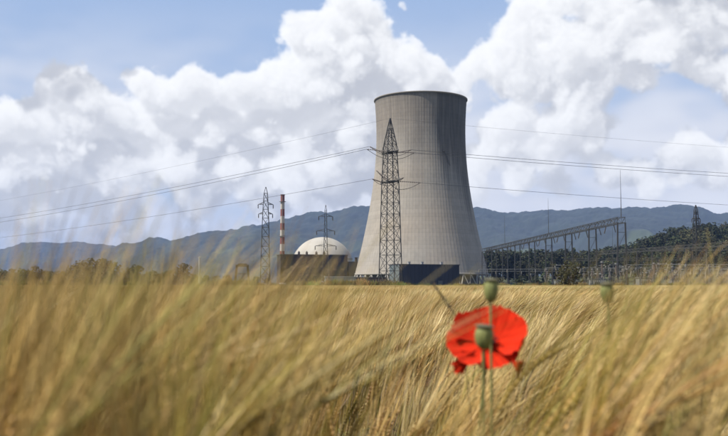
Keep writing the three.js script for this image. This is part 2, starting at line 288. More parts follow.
{ // the dark block in front
  const D = 735, S = D / FPX, c = P(312, 285, D), t = thing('turbine_hall', 'dark brown and navy clad block standing before the white dome', 'building', [c.x, 0, -D], 0.30);
  const brown = [mat([0.022, 0.019, 0.022], 0.8), mat([0.027, 0.022, 0.023], 0.8), mat([0.018, 0.016, 0.020], 0.8)];
  const w = 68 * S, h = 30.6 * S;
  clad(t, w * 0.66, h, 14, 14, brown, mat([0.03, 0.026, 0.026], 0.8)); t.children.forEach((m) => { m.position.x -= w * 0.17; });
  const r = new THREE.Group(); part('wing_wall', box(w * 0.34, h, 15, w * 0.33 + 0.05, h / 2, 0.3), mat([0.018, 0.018, 0.034], 0.7), t);
  for (let k = 0; k < 7; k++) { const m = part('wing_panel', box(w * 0.34 / 7 - 0.15, h - 0.4, 0.16), navy[k % 3], t); m.position.set(w * 0.16 + 0.05 + (k + 0.5) * w * 0.34 / 7, h / 2, 7.89); }
  for (const [y, x0, n] of [[h * 0.63, -0.44, 6], [h * 0.36, -0.44, 6], [h * 0.55, 0.2, 3]]) for (let k = 0; k < n; k++) part('window', box(2.6, 1.1, 0.12, w * x0 + k * 6.2, y, x0 < 0 ? 7.24 : 8.06), mat([0.10, 0.06, 0.055], 0.35), t);
  part('parapet', box(w + 0.9, 0.7, 15.6, 0, h + 0.36, 0.15), mat([0.06, 0.055, 0.06], 0.9), t);
  for (const x of [-12, -5.5, 2.5, 9]) part('roof_vent', [box(1.6, 2.0, 1.6, x, h + 1.71, 4), pipe(V(x, h + 2.7, 4), V(x, h + 3.5, 4), 0.4)], mat([0.10, 0.09, 0.09], 0.8), t);
}
{
  const D = 745, S = D / FPX, c = P(353, 285, D), t = thing('side_annex', 'grey brown annex with small roof plant between the dark block and the cooling tower', 'building', [c.x, 0, -D - 4], 0.2);
  const m = mat([0.12, 0.105, 0.10], 0.85), h = 24 * S; part('wall', box(12 * S, h, 12, 0, h / 2, 0), m, t); part('roof', box(12 * S + 0.6, 0.5, 12.6, 0, h + 0.26, 0), mat([0.09, 0.085, 0.085], 0.9), t);
  part('roof_plant', [box(2, 3.2, 2, 2.6, h + 2.11, 0), box(2.6, 0.4, 2.6, 2.6, h + 3.92, 0)], mat([0.07, 0.06, 0.06], 0.9), t);
  for (let k = 0; k < 4; k++) part('window', box(1.3, 1.1, 0.12, -3.6 + k * 2.4, h * 0.62, 6.07), mat([0.03, 0.035, 0.045], 0.3), t);
}
{
  const D = 690, S = D / FPX, c = P(341, 285, D), t = thing('workshop', 'low pale grey flat-roofed workshop in front of the dark block', 'building', [c.x, 0, -D], 0.12), w = 32 * S, h = 9.4 * S;
  const cols = [mat([0.20, 0.235, 0.25], 0.7), mat([0.185, 0.22, 0.24], 0.7)];
  clad(t, w, h, 10, 12, cols, mat([0.12, 0.14, 0.15], 0.8)); part('roof', box(w + 0.8, 0.4, 10.8, 0, h + 0.21, 0), mat([0.30, 0.32, 0.33], 0.8), t);
  for (const x of [-7, 1.5, 8]) part('door', box(3, 3.6, 0.14, x, 1.8, 5.26), mat([0.07, 0.085, 0.10], 0.6), t);
}
{ // low wall of brown sheds left of the navy building, under the tower
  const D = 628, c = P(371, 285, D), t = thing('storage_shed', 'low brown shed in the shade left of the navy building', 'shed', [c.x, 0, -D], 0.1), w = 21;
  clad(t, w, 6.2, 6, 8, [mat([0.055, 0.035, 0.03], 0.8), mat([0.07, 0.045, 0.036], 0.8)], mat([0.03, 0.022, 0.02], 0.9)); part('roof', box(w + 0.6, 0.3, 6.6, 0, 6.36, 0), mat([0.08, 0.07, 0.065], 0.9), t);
}
{ // white pyramid tent and white van near the workshop
  const D = 560, c = P(322, 285, D), t = thing('white_tent', 'small white pyramid tent at the field edge below the dome', 'tent', [c.x, 0, -D]);
  const m = new Mesher(), w = [1, 1, 1], s = 1.75; const b = [[-s, -s], [s, -s], [s, s], [-s, s]].map(([x, z]) => [m.v(x, 0, z, w), m.v(x, 1.9, z, w)]), top = m.v(0, 3.9, 0, w);
  for (let k = 0; k < 4; k++) m.t(b[k][1], b[(k + 1) % 4][1], top);
  part('roof', m.geo(), mat([0.80, 0.80, 0.80], 0.8, { side: THREE.DoubleSide }), t);
  for (const [x, z] of [[-s, -s], [s, -s], [s, s], [-s, s]]) part('pole', pipe(V(x, 0, z), V(x, 1.9, z), 0.06), mat([0.6, 0.6, 0.6], 0.5), t);
  part('side_wall', box(2 * s - 0.2, 1.85, 0.05, 0, 0.93, -s), mat([0.78, 0.78, 0.78], 0.8), t);
}
function car(label, pos, turn, colour, van) {
  const t = thing(van ? 'parked_van' : 'parked_car', label, van ? 'van' : 'car', pos, turn), L = van ? 5.2 : 4.3, Wd = van ? 1.95 : 1.75, sh = new THREE.Shape();
  const pts = van ? [[-2.6, 0.35], [2.6, 0.35], [2.6, 1.0], [2.0, 1.2], [1.3, 2.1], [-2.5, 2.25], [-2.6, 2.0]] : [[-2.1, 0.3], [2.1, 0.3], [2.12, 0.75], [1.95, 0.88], [1.0, 0.98], [0.35, 1.42], [-1.0, 1.45], [-1.75, 1.0], [-2.1, 0.95]];
  sh.moveTo(...pts[0]); pts.slice(1).forEach((p) => sh.lineTo(...p)); sh.closePath();
  part('body', new THREE.ExtrudeGeometry(sh, { depth: Wd - 0.16, bevelEnabled: true, bevelSize: 0.08, bevelThickness: 0.08, bevelSegments: 2 }).translate(0, 0, -(Wd - 0.16) / 2), new THREE.MeshPhysicalMaterial({ color: rgb(...colour), roughness: 0.35, clearcoat: 0.6 }), t);
  const glass = mat([0.02, 0.022, 0.025], 0.12), wy = van ? 1.65 : 1.19;
  for (const s of [-1, 1]) { for (const [x, w] of van ? [[0.9, 0.9], [-0.3, 1.0], [-1.6, 1.2]] : [[0.2, 0.72], [-0.72, 0.9]]) part('window', box(w, van ? 0.55 : 0.34, 0.03, x, wy, s * (Wd / 2 + 0.01)), glass, t); for (const x of [-L * 0.31, L * 0.31]) { const w = part('wheel', new THREE.CylinderGeometry(0.33, 0.33, 0.2, 20).rotateX(Math.PI / 2).translate(x, 0.33, s * (Wd / 2 - 0.02)), mat([0.02, 0.02, 0.02], 0.9), t); part('rim', new THREE.CylinderGeometry(0.19, 0.19, 0.03, 14).rotateX(Math.PI / 2).translate(x, 0.33, s * (Wd / 2 + 0.1)), mat([0.45, 0.45, 0.46], 0.35, { metalness: 0.8 }), w); } part('headlight', box(0.06, 0.16, 0.34, L / 2 - (van ? -0.07 : 0.02), 0.72, s * (Wd / 2 - 0.3)), mat([0.75, 0.75, 0.72], 0.2), t); }
}
{ const c = P(284, 285, 540); car('white van parked at the field edge left of the tent', [c.x, 0, -540], 0.1, [0.75, 0.75, 0.75], true); const d = P(-2, 285, 300); car('white car at the far left end of the field', [d.x, 0, -318], 0.1, [0.75, 0.75, 0.76], false); }
{ // chimney in red and white bands
  const D = 800, S = D / FPX, c = P(282, 285, D), t = thing('exhaust_stack', 'slender exhaust stack painted in red and white bands left of the dome', 'chimney', [c.x, 0, -D]), H = 91 * S, n = 13;
  const red = mat([0.20, 0.055, 0.045], 0.8), white = mat([0.42, 0.39, 0.365], 0.8), rr = (y) => lerp(2.35, 1.75, y / H);
  for (let k = 0; k < n; k++) { const y0 = H * k / n, y1 = H * (k + 1) / n; part('band', new THREE.CylinderGeometry(rr(y1), rr(y0), y1 - y0, 28).translate(0, (y0 + y1) / 2, 0), k % 2 ? white : red, t); }
  part('cap', new THREE.CylinderGeometry(2.0, 2.0, 0.8, 28).translate(0, H + 0.4, 0), mat([0.12, 0.05, 0.045], 0.8), t);
  for (const f of [0.55, 0.93]) part('platform', new THREE.CylinderGeometry(3.0, 3.0, 0.35, 28).translate(0, H * f, 0), mat([0.2, 0.18, 0.18], 0.8), t);
  part('ladder', box(0.5, H * 0.98, 0.3, 0, H / 2, 2.55), mat([0.2, 0.18, 0.17], 0.8), t);
}
{ // dark portal frame left of the stack, and the white mast
  const D = 520, S = D / FPX, c = P(242, 285, D), t = thing('portal_frame', 'dark upright portal frame standing left of the striped stack', 'gantry', [c.x, 0, -D], 0.25), m = mat([0.05, 0.045, 0.045], 0.8), h = 21 * S;
  for (const s of [-1, 1]) part('post', bar(V(s * 4.2, 0, 0), V(s * 3.1, h, 0), 1.1), m, t);
  part('beam', [box(7.6, 1.2, 1.2, 0, h, 0), box(5.2, 0.7, 0.9, 0, h + 0.95, 0)], m, t); part('brace', [bar(V(-3.6, h * 0.62, 0), V(3.6, h * 0.62, 0), 0.3)], m, t);
  const D2 = 430, S2 = D2 / FPX, c2 = P(199, 285, D2), w = thing('white_mast', 'plain white mast on a low plinth left of the portal frame', 'mast', [c2.x, 0, -D2]), H = 29.5 * S2;
  part('pole', pipe(V(0, 1.2, 0), V(0, H, 0), 0.42, 0.3, 14), mat([0.45, 0.45, 0.45], 0.5), w); part('plinth', box(3.2, 1.2, 2.2, 0, 0.6, 0), mat([0.3, 0.29, 0.27], 0.9), w); part('head', box(0.8, 0.5, 0.8, 0, H + 0.25, 0), mat([0.5, 0.5, 0.5], 0.6), w);
}

// ---------------------------------------------------------------- pylons, wires, switchyard
const steel = mat([0.06, 0.06, 0.06], 0.6, { metalness: 0.35 }), darkSteel = mat([0.05, 0.05, 0.052], 0.65, { metalness: 0.3 }), porcelain = mat([0.11, 0.085, 0.075], 0.45), paleInsulator = mat([0.17, 0.155, 0.14], 0.5);
// lattice body from a list of [height, half width], crossed bars on all four faces
function latticeBody(t, levels, leg, brace, m) {
  const cnr = ([y, w], k) => V([-1, 1, 1, -1][k] * w, y, [-1, -1, 1, 1][k] * w);
  for (let k = 0; k < 4; k++) part('leg', levels.slice(1).map((b, i) => bar(cnr(levels[i], k), cnr(b, k), leg)), m, t);
  for (let i = 0; i < levels.length - 1; i++) { const g = []; for (let k = 0; k < 4; k++) { const a = cnr(levels[i], k), b = cnr(levels[i], (k + 1) % 4), c = cnr(levels[i + 1], k), d = cnr(levels[i + 1], (k + 1) % 4); g.push(bar(a, d, brace), bar(b, c, brace)); if (levels[i + 1][1] > 0.05) g.push(bar(c, d, brace)); } part('bracing', g, m, t); }
}
function crossArm(t, y, half, reach, drop, m, s, axis = 'x') { // a tapering arm to one side
  const tip = axis === 'x' ? V(s * reach, y, 0) : V(0, y, s * reach), rt = (q, yy) => axis === 'x' ? V(s * half, yy, q * half) : V(q * half, yy, s * half), g = [];
  for (const q of [-1, 1]) g.push(bar(rt(q, y), tip, 0.16), bar(rt(q, y + drop), tip, 0.16), bar(rt(q, y + drop).lerp(tip, 0.33), rt(q, y).lerp(tip, 0.66), 0.1), bar(rt(q, y).lerp(tip, 0.33), rt(q, y + drop).lerp(tip, 0.33), 0.1));
  for (const f of [0.33, 0.66]) g.push(bar(rt(-1, y).lerp(tip, f), rt(1, y).lerp(tip, f), 0.1));
  return part('cross_arm', g, m, t);
}
function string(t, a, b) { const g = [], n = 11; g.push(pipe(a, b, 0.09, 0.09, 6)); for (let k = 1; k < n; k++) { const c = a.clone().lerp(b, k / n), d = b.clone().sub(a).normalize().multiplyScalar(0.09); g.push(pipe(c.clone().sub(d), c.clone().add(d), 0.26, 0.2, 10)); } return part('insulator_string', g, porcelain, t); }
function tubeAlong(pts, r, seg = 40, rs = 5) { return new THREE.TubeGeometry(new THREE.CatmullRomCurve3(pts), seg, r, rs, false); }
const ends = {};
{ // the tall tension pylon before the tower; its arms point along the line of sight
  const D = 330, S = D / FPX, c = P(390.5, 285, D), t = thing('lattice_pylon', 'tall dark lattice pylon standing before the cooling tower', 'pylon', [c.x, 0, -D], 0.42), H = 168 * S + 1.05;
  const hw = (y) => y < 39 ? lerp(3.25, 2.35, y / 39) : y < 53 ? lerp(2.35, 1.75, (y - 39) / 14) : lerp(1.75, 0.1, (y - 53) / (H - 53));
  const ys = [0, 6.2, 12, 17.4, 22.4, 27, 31.2, 35.2, 39, 42.6, 46.2, 49.7, 53, 56, 58.8, H];
  latticeBody(t, ys.map((y) => [y, hw(y)]), 0.27, 0.13, steel);
  for (const y of [39, 49.9]) for (const s of [-1, 1]) crossArm(t, y, 2.0, y > 45 ? 7 : 8.5, 2.2, steel, s, 'z');
  part('arm_frame', [39, 49.9].flatMap((y) => [bar(V(-2.2, y, -2.2), V(2.2, y, 2.2), 0.2), bar(V(2.2, y, -2.2), V(-2.2, y, 2.2), 0.2), bar(V(-2.3, y, 2.2), V(2.3, y, 2.2), 0.34), bar(V(-2.3, y, -2.2), V(2.3, y, -2.2), 0.34)]), steel, t);
  t.updateMatrixWorld(true); const local = (v) => t.worldToLocal(v.clone());
  const world = (v) => t.localToWorld(v.clone());
  // strings leave the arms to left and right, jumpers hang below
  const list = [['a', [366.6, 149.2], [414.5, 152.8], 49.9, 2.0, 330], ['b', [369.5, 146.5], [411.5, 149.8], 49.9, -2.0, 334], ['c', [376.0, 170.2], [420.6, 182.7], 39, 2.6, 330], ['d', [372, 179], [404, 177.6], 39, -2.6, 334]];
  for (const [k, l, r, y, z, dd] of list) {
    const L = P(...l, dd), Rr = P(...r, dd), a = V(-2.2, y, z), b = V(2.2, y, z); ends[k] = [L, Rr];
    string(t, a, local(L)); string(t, b, local(Rr));
    const lo = local(L), ro = local(Rr), mid = V((lo.x + ro.x) / 2, Math.min(lo.y, ro.y) - 2.4, (lo.z + ro.z) / 2);
    part('jumper', tubeAlong([lo, lo.clone().lerp(mid, 0.5).add(V(0, -0.8, 0)), mid, ro.clone().lerp(mid, 0.5).add(V(0, -0.8, 0)), ro], 0.09, 24, 5), darkSteel, t);
  }
  ends.top = world(V(0, H, 0));
  for (let k = 0; k < 4; k++) part('footing', box(1.4, 0.7, 1.4, [-1, 1, 1, -1][k] * 3.25, 0.35, [-1, -1, 1, 1][k] * 3.25), mat([0.35, 0.34, 0.32], 0.9), t);
}
const wireMat = mat([0.09, 0.09, 0.095], 0.5, { metalness: 0.5 });
function wire(a, b, sag, r, label) {
  const pts = []; for (let k = 0; k <= 40; k++) { const t = k / 40, p = a.clone().lerp(b, t); p.y -= 4 * sag * t * (1 - t); pts.push(p); }
  const m = new THREE.Mesh(tubeAlong(pts, r, 120, 4), wireMat); m.name = numbered('power_line'); m.userData = { label, category: 'power line', group: 'conductors of the power line' }; m.castShadow = m.receiveShadow = true; scene.add(m);
}
wire(ends.a[0], V(-560, 46, -900), 9.0, 0.07, 'lower of the two upper left wires from the tall pylon');
wire(ends.b[0], V(-560, 52, -925), 8.0, 0.07, 'higher of the two upper left wires from the tall pylon');
wire(ends.d[0], V(-560, 36, -900), 8.0, 0.062, 'lowest wire running left from the tall pylon across the hills');
wire(ends.a[1], V(520, 61, -560), 5.0, 0.07, 'lower of the close pair of wires right of the cooling tower');
wire(ends.b[1], V(520, 64, -565), 5.0, 0.07, 'upper of the close pair of wires right of the cooling tower');
wire(ends.c[1], V(520, 44, -560), 5.0, 0.062, 'single low wire running right just above the hill crest');
wire(ends.top, V(-560, 62, -910), 7, 0.032, 'thin earth wire running left from the tip of the tall pylon');
wire(ends.top, V(520, 76, -560), 5, 0.028, 'thin earth wire running right from the tip of the tall pylon');

function smallPylon(label, px, topPy, D, arms, w0, w1, turn, m, thick = 1) {
  const S = D / FPX, c = P(px, 285, D), H = P(px, topPy, D).y, t = thing('lattice_pylon', label, 'pylon', [c.x, 0, -D], turn), n = 11, lv = [];
  const yA = Math.min(...arms.map((a) => P(px, a[0], D).y));
  for (let k = 0; k <= n; k++) { const f = 1 - Math.pow(1 - k / n, 1.15), y = H * f; lv.push([y, k === n ? 0.05 : y < yA ? lerp(w0, w1, y / yA) : lerp(w1, w1 * 0.45, (y - yA) / (H - yA))]); }
  latticeBody(t, lv, 0.24 * thick, 0.13 * thick, m);
  for (const [py, halfPx] of arms) { const y = P(px, py, D).y; for (const s of [-1, 1]) { crossArm(t, y, w1 * 0.7, halfPx * S, 1.1, m, s); string(t, V(s * halfPx * S, y, 0), V(s * halfPx * S, y - 2.2, 0)); } }
  return t;
}
smallPylon('slim lattice pylon left of the striped stack', 265, 187, 470, [[204.5, 7.5], [214, 7]], 2.6, 1.55, 0.15, darkSteel, 1.15);
smallPylon('three-armed lattice pylon standing before the white dome', 325.5, 205, 500, [[216.5, 7], [231, 9], [246, 10.5]], 2.3, 0.95, 0.1, steel, 0.9);
smallPylon('lattice pylon among the trees at the right edge', 698, 205, 520, [[219, 5], [229, 6]], 2.4, 1.3, 0.3, darkSteel, 1.2);

// high gantry: a long lattice beam on A-shaped legs, seen almost end on
function gantry(label, x0, z0, x1, z1, h, bays, spires, leg) {
  const L = Math.hypot(x1 - x0, z1 - z0), t = thing('switchyard_gantry', label, 'gantry', [x0, 0, z0], Math.atan2(-(z1 - z0), x1 - x0)), dp = h * 0.085, wd = h * 0.06;
  for (let k = 0; k < bays; k++) { // one lattice girder for each bay
    const a = L * k / bays, b = L * (k + 1) / bays, g = [], n = 9;
    for (const q of [-1, 1]) { g.push(bar(V(a, h, q * wd), V(b, h, q * wd), 0.26), bar(V(a, h + dp, q * wd), V(b, h + dp, q * wd), 0.2)); for (let i = 0; i < n; i++) { const u = lerp(a, b, i / n), v = lerp(a, b, (i + 1) / n); g.push(bar(V(u, i % 2 ? h : h + dp, q * wd), V(v, i % 2 ? h + dp : h, q * wd), 0.13), bar(V(u, h, q * wd), V(u, h + dp, q * wd), 0.1)); } }
    for (let i = 0; i <= n; i++) { const u = lerp(a, b, i / n); g.push(bar(V(u, h, -wd), V(u, h, wd), 0.14), bar(V(u, h + dp, -wd), V(u, h + dp, wd), 0.12)); }
    part('girder', g, steel, t);
    for (let i = 1; i < 4; i++) string(t, V(lerp(a, b, i / 4), h - 0.1, 0), V(lerp(a, b, i / 4), h - 3.2, (i % 2 ? 0.8 : -0.8)));
  }
  for (let k = 0; k <= bays; k++) {
    const x = L * k / bays;
    for (const s of [-1, 1]) part('leg', [bar(V(x, 0, s * h * leg), V(x, h, s * wd), 0.5, 0.5)], darkSteel, t);
    part('leg_brace', [0.3, 0.6, 0.85].map((f) => bar(V(x, h * f, -lerp(h * leg, wd, f)), V(x, h * f, lerp(h * leg, wd, f)), 0.16)).concat(bar(V(x, h * 0.3, -lerp(h * leg, wd, 0.3)), V(x, h * 0.6, lerp(h * leg, wd, 0.6)), 0.12), bar(V(x, h * 0.6, -lerp(h * leg, wd, 0.6)), V(x, h * 0.85, lerp(h * leg, wd, 0.85)), 0.12)), darkSteel, t);
    if (spires && spires.includes(k)) part('lightning_spire', pipe(V(x, h + dp, 0), V(x, h + dp + 18, 0), 0.16, 0.04, 8), steel, t);
  }
  return t;
}
gantry('long high switchyard gantry receding from right towards the cooling tower', 97.5, -340, 85.5, -640, 24.6, 8, [0, 3, 6], 0.075);
gantry('lower switchyard gantry at the right in front of the wooded slope', 146, -285, 112, -430, 15.6, 4, null, 0.09);
gantry('short far gantry in the middle of the switchyard', 118, -520, 190, -500, 15, 3, [1], 0.08);
gantry('short near gantry by the right edge below the trees', 128, -400, 190, -372, 16, 3, null, 0.08);

// switchgear: insulator columns on steel stands
{
  const R = mulberry(31);
  function post(h, ins, kind) {
    const t = new THREE.Group(); t.name = 'switchgear_post';
    part('stand', [bar(V(-0.55, 0, 0), V(-0.3, h, 0), 0.2), bar(V(0.55, 0, 0), V(0.3, h, 0), 0.2), bar(V(-0.5, h * 0.3, 0), V(0.4, h * 0.7, 0), 0.1), bar(V(0.5, h * 0.3, 0), V(-0.4, h * 0.7, 0), 0.1), box(1.2, 0.16, 0.7, 0, h + 0.08, 0)], mat([0.11, 0.11, 0.107], 0.7), t);
    for (const x of kind ? [-0.9, 0.9] : [0]) { const pts = []; for (let k = 0; k <= 20; k++) pts.push(new THREE.Vector2(k % 2 ? 0.32 : 0.17, h + 0.16 + ins * k / 20)); const m = part('insulator', new THREE.LatheGeometry([new THREE.Vector2(0.01, h + 0.16), ...pts, new THREE.Vector2(0.01, h + 0.16 + ins)], 12), kind ? paleInsulator : porcelain, t); if (kind) m.rotation.z = -x * 0.28; }
    part('cap', kind ? [bar(V(-1.6, h + ins + 0.1, 0), V(1.6, h + ins + 0.1, 0), 0.2), box(0.5, 0.5, 0.5, -1.6, h + ins + 0.2, 0), box(0.5, 0.5, 0.5, 1.6, h + ins + 0.2, 0)] : [new THREE.CylinderGeometry(0.4, 0.4, 0.5, 12).translate(0, h + ins + 0.35, 0), new THREE.TorusGeometry(0.55, 0.07, 6, 16).rotateX(Math.PI / 2).translate(0, h + ins + 0.3, 0)], mat([0.22, 0.22, 0.22], 0.5, { metalness: 0.4 }), t);
    return t;
  }
  const kinds = [post(4.2, 3.6, 0), post(3.6, 3.2, 1), post(5.4, 4.0, 1)], lab = ['single brown insulator column on a steel stand in the switchyard', 'twin pale insulators in a slanting pair on a switchyard stand', 'tall twin pale insulators on a high switchyard stand'];
  const used = [0, 0, 0];
  for (let row = 0; row < 5; row++) for (let k = 0; k < 13; k++) {
    const z = -(318 + row * 42 + R() * 6), px = lerp(584, 745, (k + 0.5) / 13) + (R() - 0.5) * 5 - row * 14, x = (px - 364) / FPX * -z, kd = (row + (k > 6 ? 1 : 0)) % 3;
    const c = kinds[kd].clone(); c.name = numbered('switchgear_post'); c.userData = { label: lab[kd], category: 'switchgear', group: 'switchgear posts, kind ' + ['brown columns', 'slanting pairs', 'tall pairs'][kd] }; c.position.set(x, 0, z); c.rotation.y = 0.12 + (R() - 0.5) * 1.2; c.scale.setScalar(0.8 + 0.35 * R()); scene.add(c);
  }
  for (const [px, z, h, which] of [[597, -365, 5, 'second from the left'], [644, -352, 5.6, 'third from the left'], [676, -392, 5, 'rightmost'], [560, -470, 5, 'leftmost']]) {
    const t = thing('transformer', 'grey tank transformer with bushings, ' + which + ' in the switchyard', 'transformer', [(px - 364) / FPX * -z, 0, z], 0.2, 'switchyard transformers'), g = mat([0.16, 0.165, 0.16], 0.6);
    part('tank', [box(6, h * 0.6, 3, 0, h * 0.3 + 0.4, 0), box(6.4, 0.25, 3.4, 0, h * 0.6 + 0.5, 0)], g, t); for (let k = 0; k < 7; k++) part('radiator', box(0.25, h * 0.45, 0.9, -2.4 + k * 0.8, h * 0.3 + 0.4, 1.97), g, t);
    for (const x of [-1.8, 0, 1.8]) part('bushing', pipe(V(x, h * 0.6 + 0.6, 0), V(x * 1.5, h * 0.6 + 3.6, 0), 0.34, 0.16, 10), porcelain, t);
    part('conservator', new THREE.CylinderGeometry(0.6, 0.6, 3, 14).rotateZ(Math.PI / 2).translate(0.5, h * 0.6 + 2.2, -1.2), g, t);
  }
  for (const [i, [a, b, y]] of [[[60, -470], [175, -455], 9.2], [[80, -398], [190, -376], 8.6], [[96, -330], [170, -318], 8.4], [[66, -560], [190, -540], 9.5]].entries()) {
    const t = thing('busbar', ['second', 'third', 'nearest', 'farthest'][i] + ' of four tubular busbars spanning the switchyard', 'busbar'), A = V(a[0], y, a[1]), B = V(b[0], y, b[1]);
    part('tube', pipe(A, B, 0.13, 0.13, 8), mat([0.16, 0.16, 0.16], 0.5, { metalness: 0.6 }), t);
    for (let k = 0; k <= 8; k++) { const p = A.clone().lerp(B, k / 8); part('support', pipe(V(p.x, 0, p.z), V(p.x, y - 1.7, p.z), 0.14, 0.14, 8), steel, t); part('insulator', pipe(V(p.x, y - 1.7, p.z), V(p.x, y - 0.1, p.z), 0.24, 0.2, 8), paleInsulator, t); }
  }
  // the control house roof beyond, at the right
  const D = 470, c = P(716, 285, D), t = thing('control_house', 'long low grey control house behind the switchyard at the right', 'building', [c.x, 0, -D], -0.12), w = 34, h = 9;
  clad(t, w, h, 9, 10, [mat([0.12, 0.125, 0.13], 0.8), mat([0.14, 0.145, 0.15], 0.8)], mat([0.07, 0.07, 0.075], 0.9)); part('roof', box(w + 1, 0.5, 10, 0, h + 0.26, 0), mat([0.24, 0.25, 0.26], 0.8), t);
  for (let k = 0; k < 9; k++) part('window', box(2.2, 1.2, 0.1, -w / 2 + 2.6 + k * 3.6, 6, 4.73), mat([0.02, 0.022, 0.026], 0.2), t);
}

// ---------------------------------------------------------------- trees
const leafMat = new THREE.MeshStandardMaterial({ vertexColors: true, roughness: 0.9, side: THREE.DoubleSide }), barkMat = mat([0.06, 0.045, 0.032], 0.95);
function treeGeo(seed, kind) { // unit tree 1 m tall, scaled when placed
  const R = mulberry(seed), m = new Mesher(), limbs = [], cl = [], own = 0.5 + 0.55 * R(), dry = 0.8 + 0.5 * R();
  const wide = kind === 'round' ? 0.36 : kind === 'bush' ? 0.52 : 0.19;
  if (kind === 'conifer') { for (let k = 0; k < 130; k++) { const f = R(), y = 0.12 + 0.86 * f, a = R() * 6.28, r = wide * (1 - f) ** 0.85 * (0.55 + 0.5 * R()); cl.push([Math.cos(a) * r, y - r * 0.25, Math.sin(a) * r, 0.045 + 0.03 * (1 - f)]); } }
  else { const lobes = []; for (let k = 0; k < (kind === 'bush' ? 16 : 13); k++) { const a = R() * 6.28, f = R(), r = wide * 0.62 * Math.sqrt(R()); lobes.push([Math.cos(a) * r, (kind === 'bush' ? 0.12 : 0.36) + f * (kind === 'bush' ? 0.6 : 0.44), Math.sin(a) * r, 0.13 + 0.1 * R()]); }
    lobes.push([(R() - 0.5) * 0.1, 0.84, (R() - 0.5) * 0.1, 0.13]);
    for (const l of lobes) { limbs.push(l); for (let k = 0; k < 26; k++) { const a = R() * 6.28, b = Math.acos(2 * R() - 1), r = l[3] * (0.75 + 0.35 * R()); cl.push([l[0] + Math.sin(b) * Math.cos(a) * r, l[1] + Math.cos(b) * r * 0.9, l[2] + Math.sin(b) * Math.sin(a) * r, 0.045]); } } }
  for (const [x, y, z, s] of cl) { const tone = 0.65 + 0.7 * R(); for (let k = 0; k < 6; k++) { const c = [0.034 * own * dry * tone * (0.8 + 0.5 * R()), 0.046 * own * tone, 0.016 * own * tone], q = [0, 1, 2].map(() => V(x + (R() - 0.5) * s * 1.9, y + (R() - 0.5) * s * 1.7, z + (R() - 0.5) * s * 1.9)); m.t(...q.map((p) => m.v(p.x, p.y, p.z, c))); } }
  const trunk = [pipe(V(0, 0, 0), V(0, kind === 'bush' ? 0.3 : 0.6, 0), 0.022, 0.012, 7)]; for (const l of limbs.slice(0, 6)) trunk.push(pipe(V(0, 0.2 + 0.15 * R(), 0), V(l[0], l[1], l[2]), 0.010, 0.004, 5)); if (kind === 'conifer') trunk.push(pipe(V(0, 0.6, 0), V(0, 0.97, 0), 0.011, 0.003, 5));
  return [m.geo(), mergeGeometries(trunk)];
}
const treeKinds = { round: [1, 2, 3, 4, 5, 6, 7].map((k) => treeGeo(100 + k, 'round')), conifer: [1, 2, 3, 4].map((k) => treeGeo(200 + k, 'conifer')), bush: [1, 2].map((k) => treeGeo(300 + k, 'bush')) };
const TR = mulberry(55);
function tree(name, kind, label, category, x, y, z, h, group, w = 1) {
  const list = treeKinds[kind], [cg, tg] = list[Math.floor(TR() * list.length)], t = thing(name, label, category, [x, y, z], TR() * 6.28, group);
  part('crown', cg, leafMat, t); part('trunk', tg, barkMat, t); t.scale.set(h * w, h, h * w); return t;
}
// wooded slope on the right
{
  const nx = 60, nz = 20, m = new Mesher(), R = mulberry(8);
  for (let j = 0; j <= nz; j++) for (let i = 0; i <= nx; i++) { const z = -lerp(560, 1300, j / nz), px = lerp(440, 860, i / nx), x = (px - 364) / FPX * -z; m.v(x, slopeAt(x, z) - 0.3, z, [0.03 + 0.012 * R(), 0.038 + 0.012 * R(), 0.014]); }
  for (let j = 0; j < nz; j++) for (let i = 0; i < nx; i++) { const a = j * (nx + 1) + i; m.q(a, a + 1, a + nx + 2, a + nx + 1); }
  structure('wooded_slope', m.geo(), new THREE.MeshStandardMaterial({ vertexColors: true, roughness: 1 }));
}
function slopeAt(x, z) { const px = 364 + x / -z * FPX; return smooth(560, 1000, -z) * 0.001 * -z * lerp(10, 44, smooth(575, 720, px)) + 2 * N3(x / 60, z / 60, 2); }
const skyline = [[486, 244], [520, 243], [560, 243], [600, 243], [625, 241], [640, 237], [655, 231], [668, 229], [680, 227], [692, 223], [704, 220], [712, 224], [722, 226], [730, 219], [760, 216]];
const skyAt = (px) => { let k = 0; while (k < skyline.length - 2 && px > skyline[k + 1][0]) k++; const [x0, y0] = skyline[k], [x1, y1] = skyline[k + 1]; return lerp(y0, y1, clamp((px - x0) / (x1 - x0))); };
for (const [row, D, n] of [[0, 980, 40], [1, 880, 34], [2, 780, 30], [3, 700, 24]]) for (let k = 0; k < n; k++) {
  const px = lerp(row > 1 ? 494 : 486, 752, (k + 0.2 + 0.6 * TR()) / n), d = D + (TR() - 0.5) * 50, x = (px - 364) / FPX * d, y0 = slopeAt(x, -d) - 0.4, want = P(px, skyAt(px) + [0, 5, 11, 18][row] * (0.7 + 0.6 * TR()) + (TR() - 0.5) * 5, d).y;
  const h = clamp(want - y0, 9, 30), con = TR() < (px > 630 ? 0.2 : 0.12);
  tree(con ? 'spruce_tree' : 'leafy_tree', con ? 'conifer' : 'round', con ? 'dark pointed spruce in the wood behind the switchyard' : 'dark rounded leafy tree in the wood behind the switchyard', 'tree', x, y0, -d, h, con ? 'spruces in the wood behind the switchyard' : 'leafy trees in the wood behind the switchyard', con ? 1 : 1.05);
}
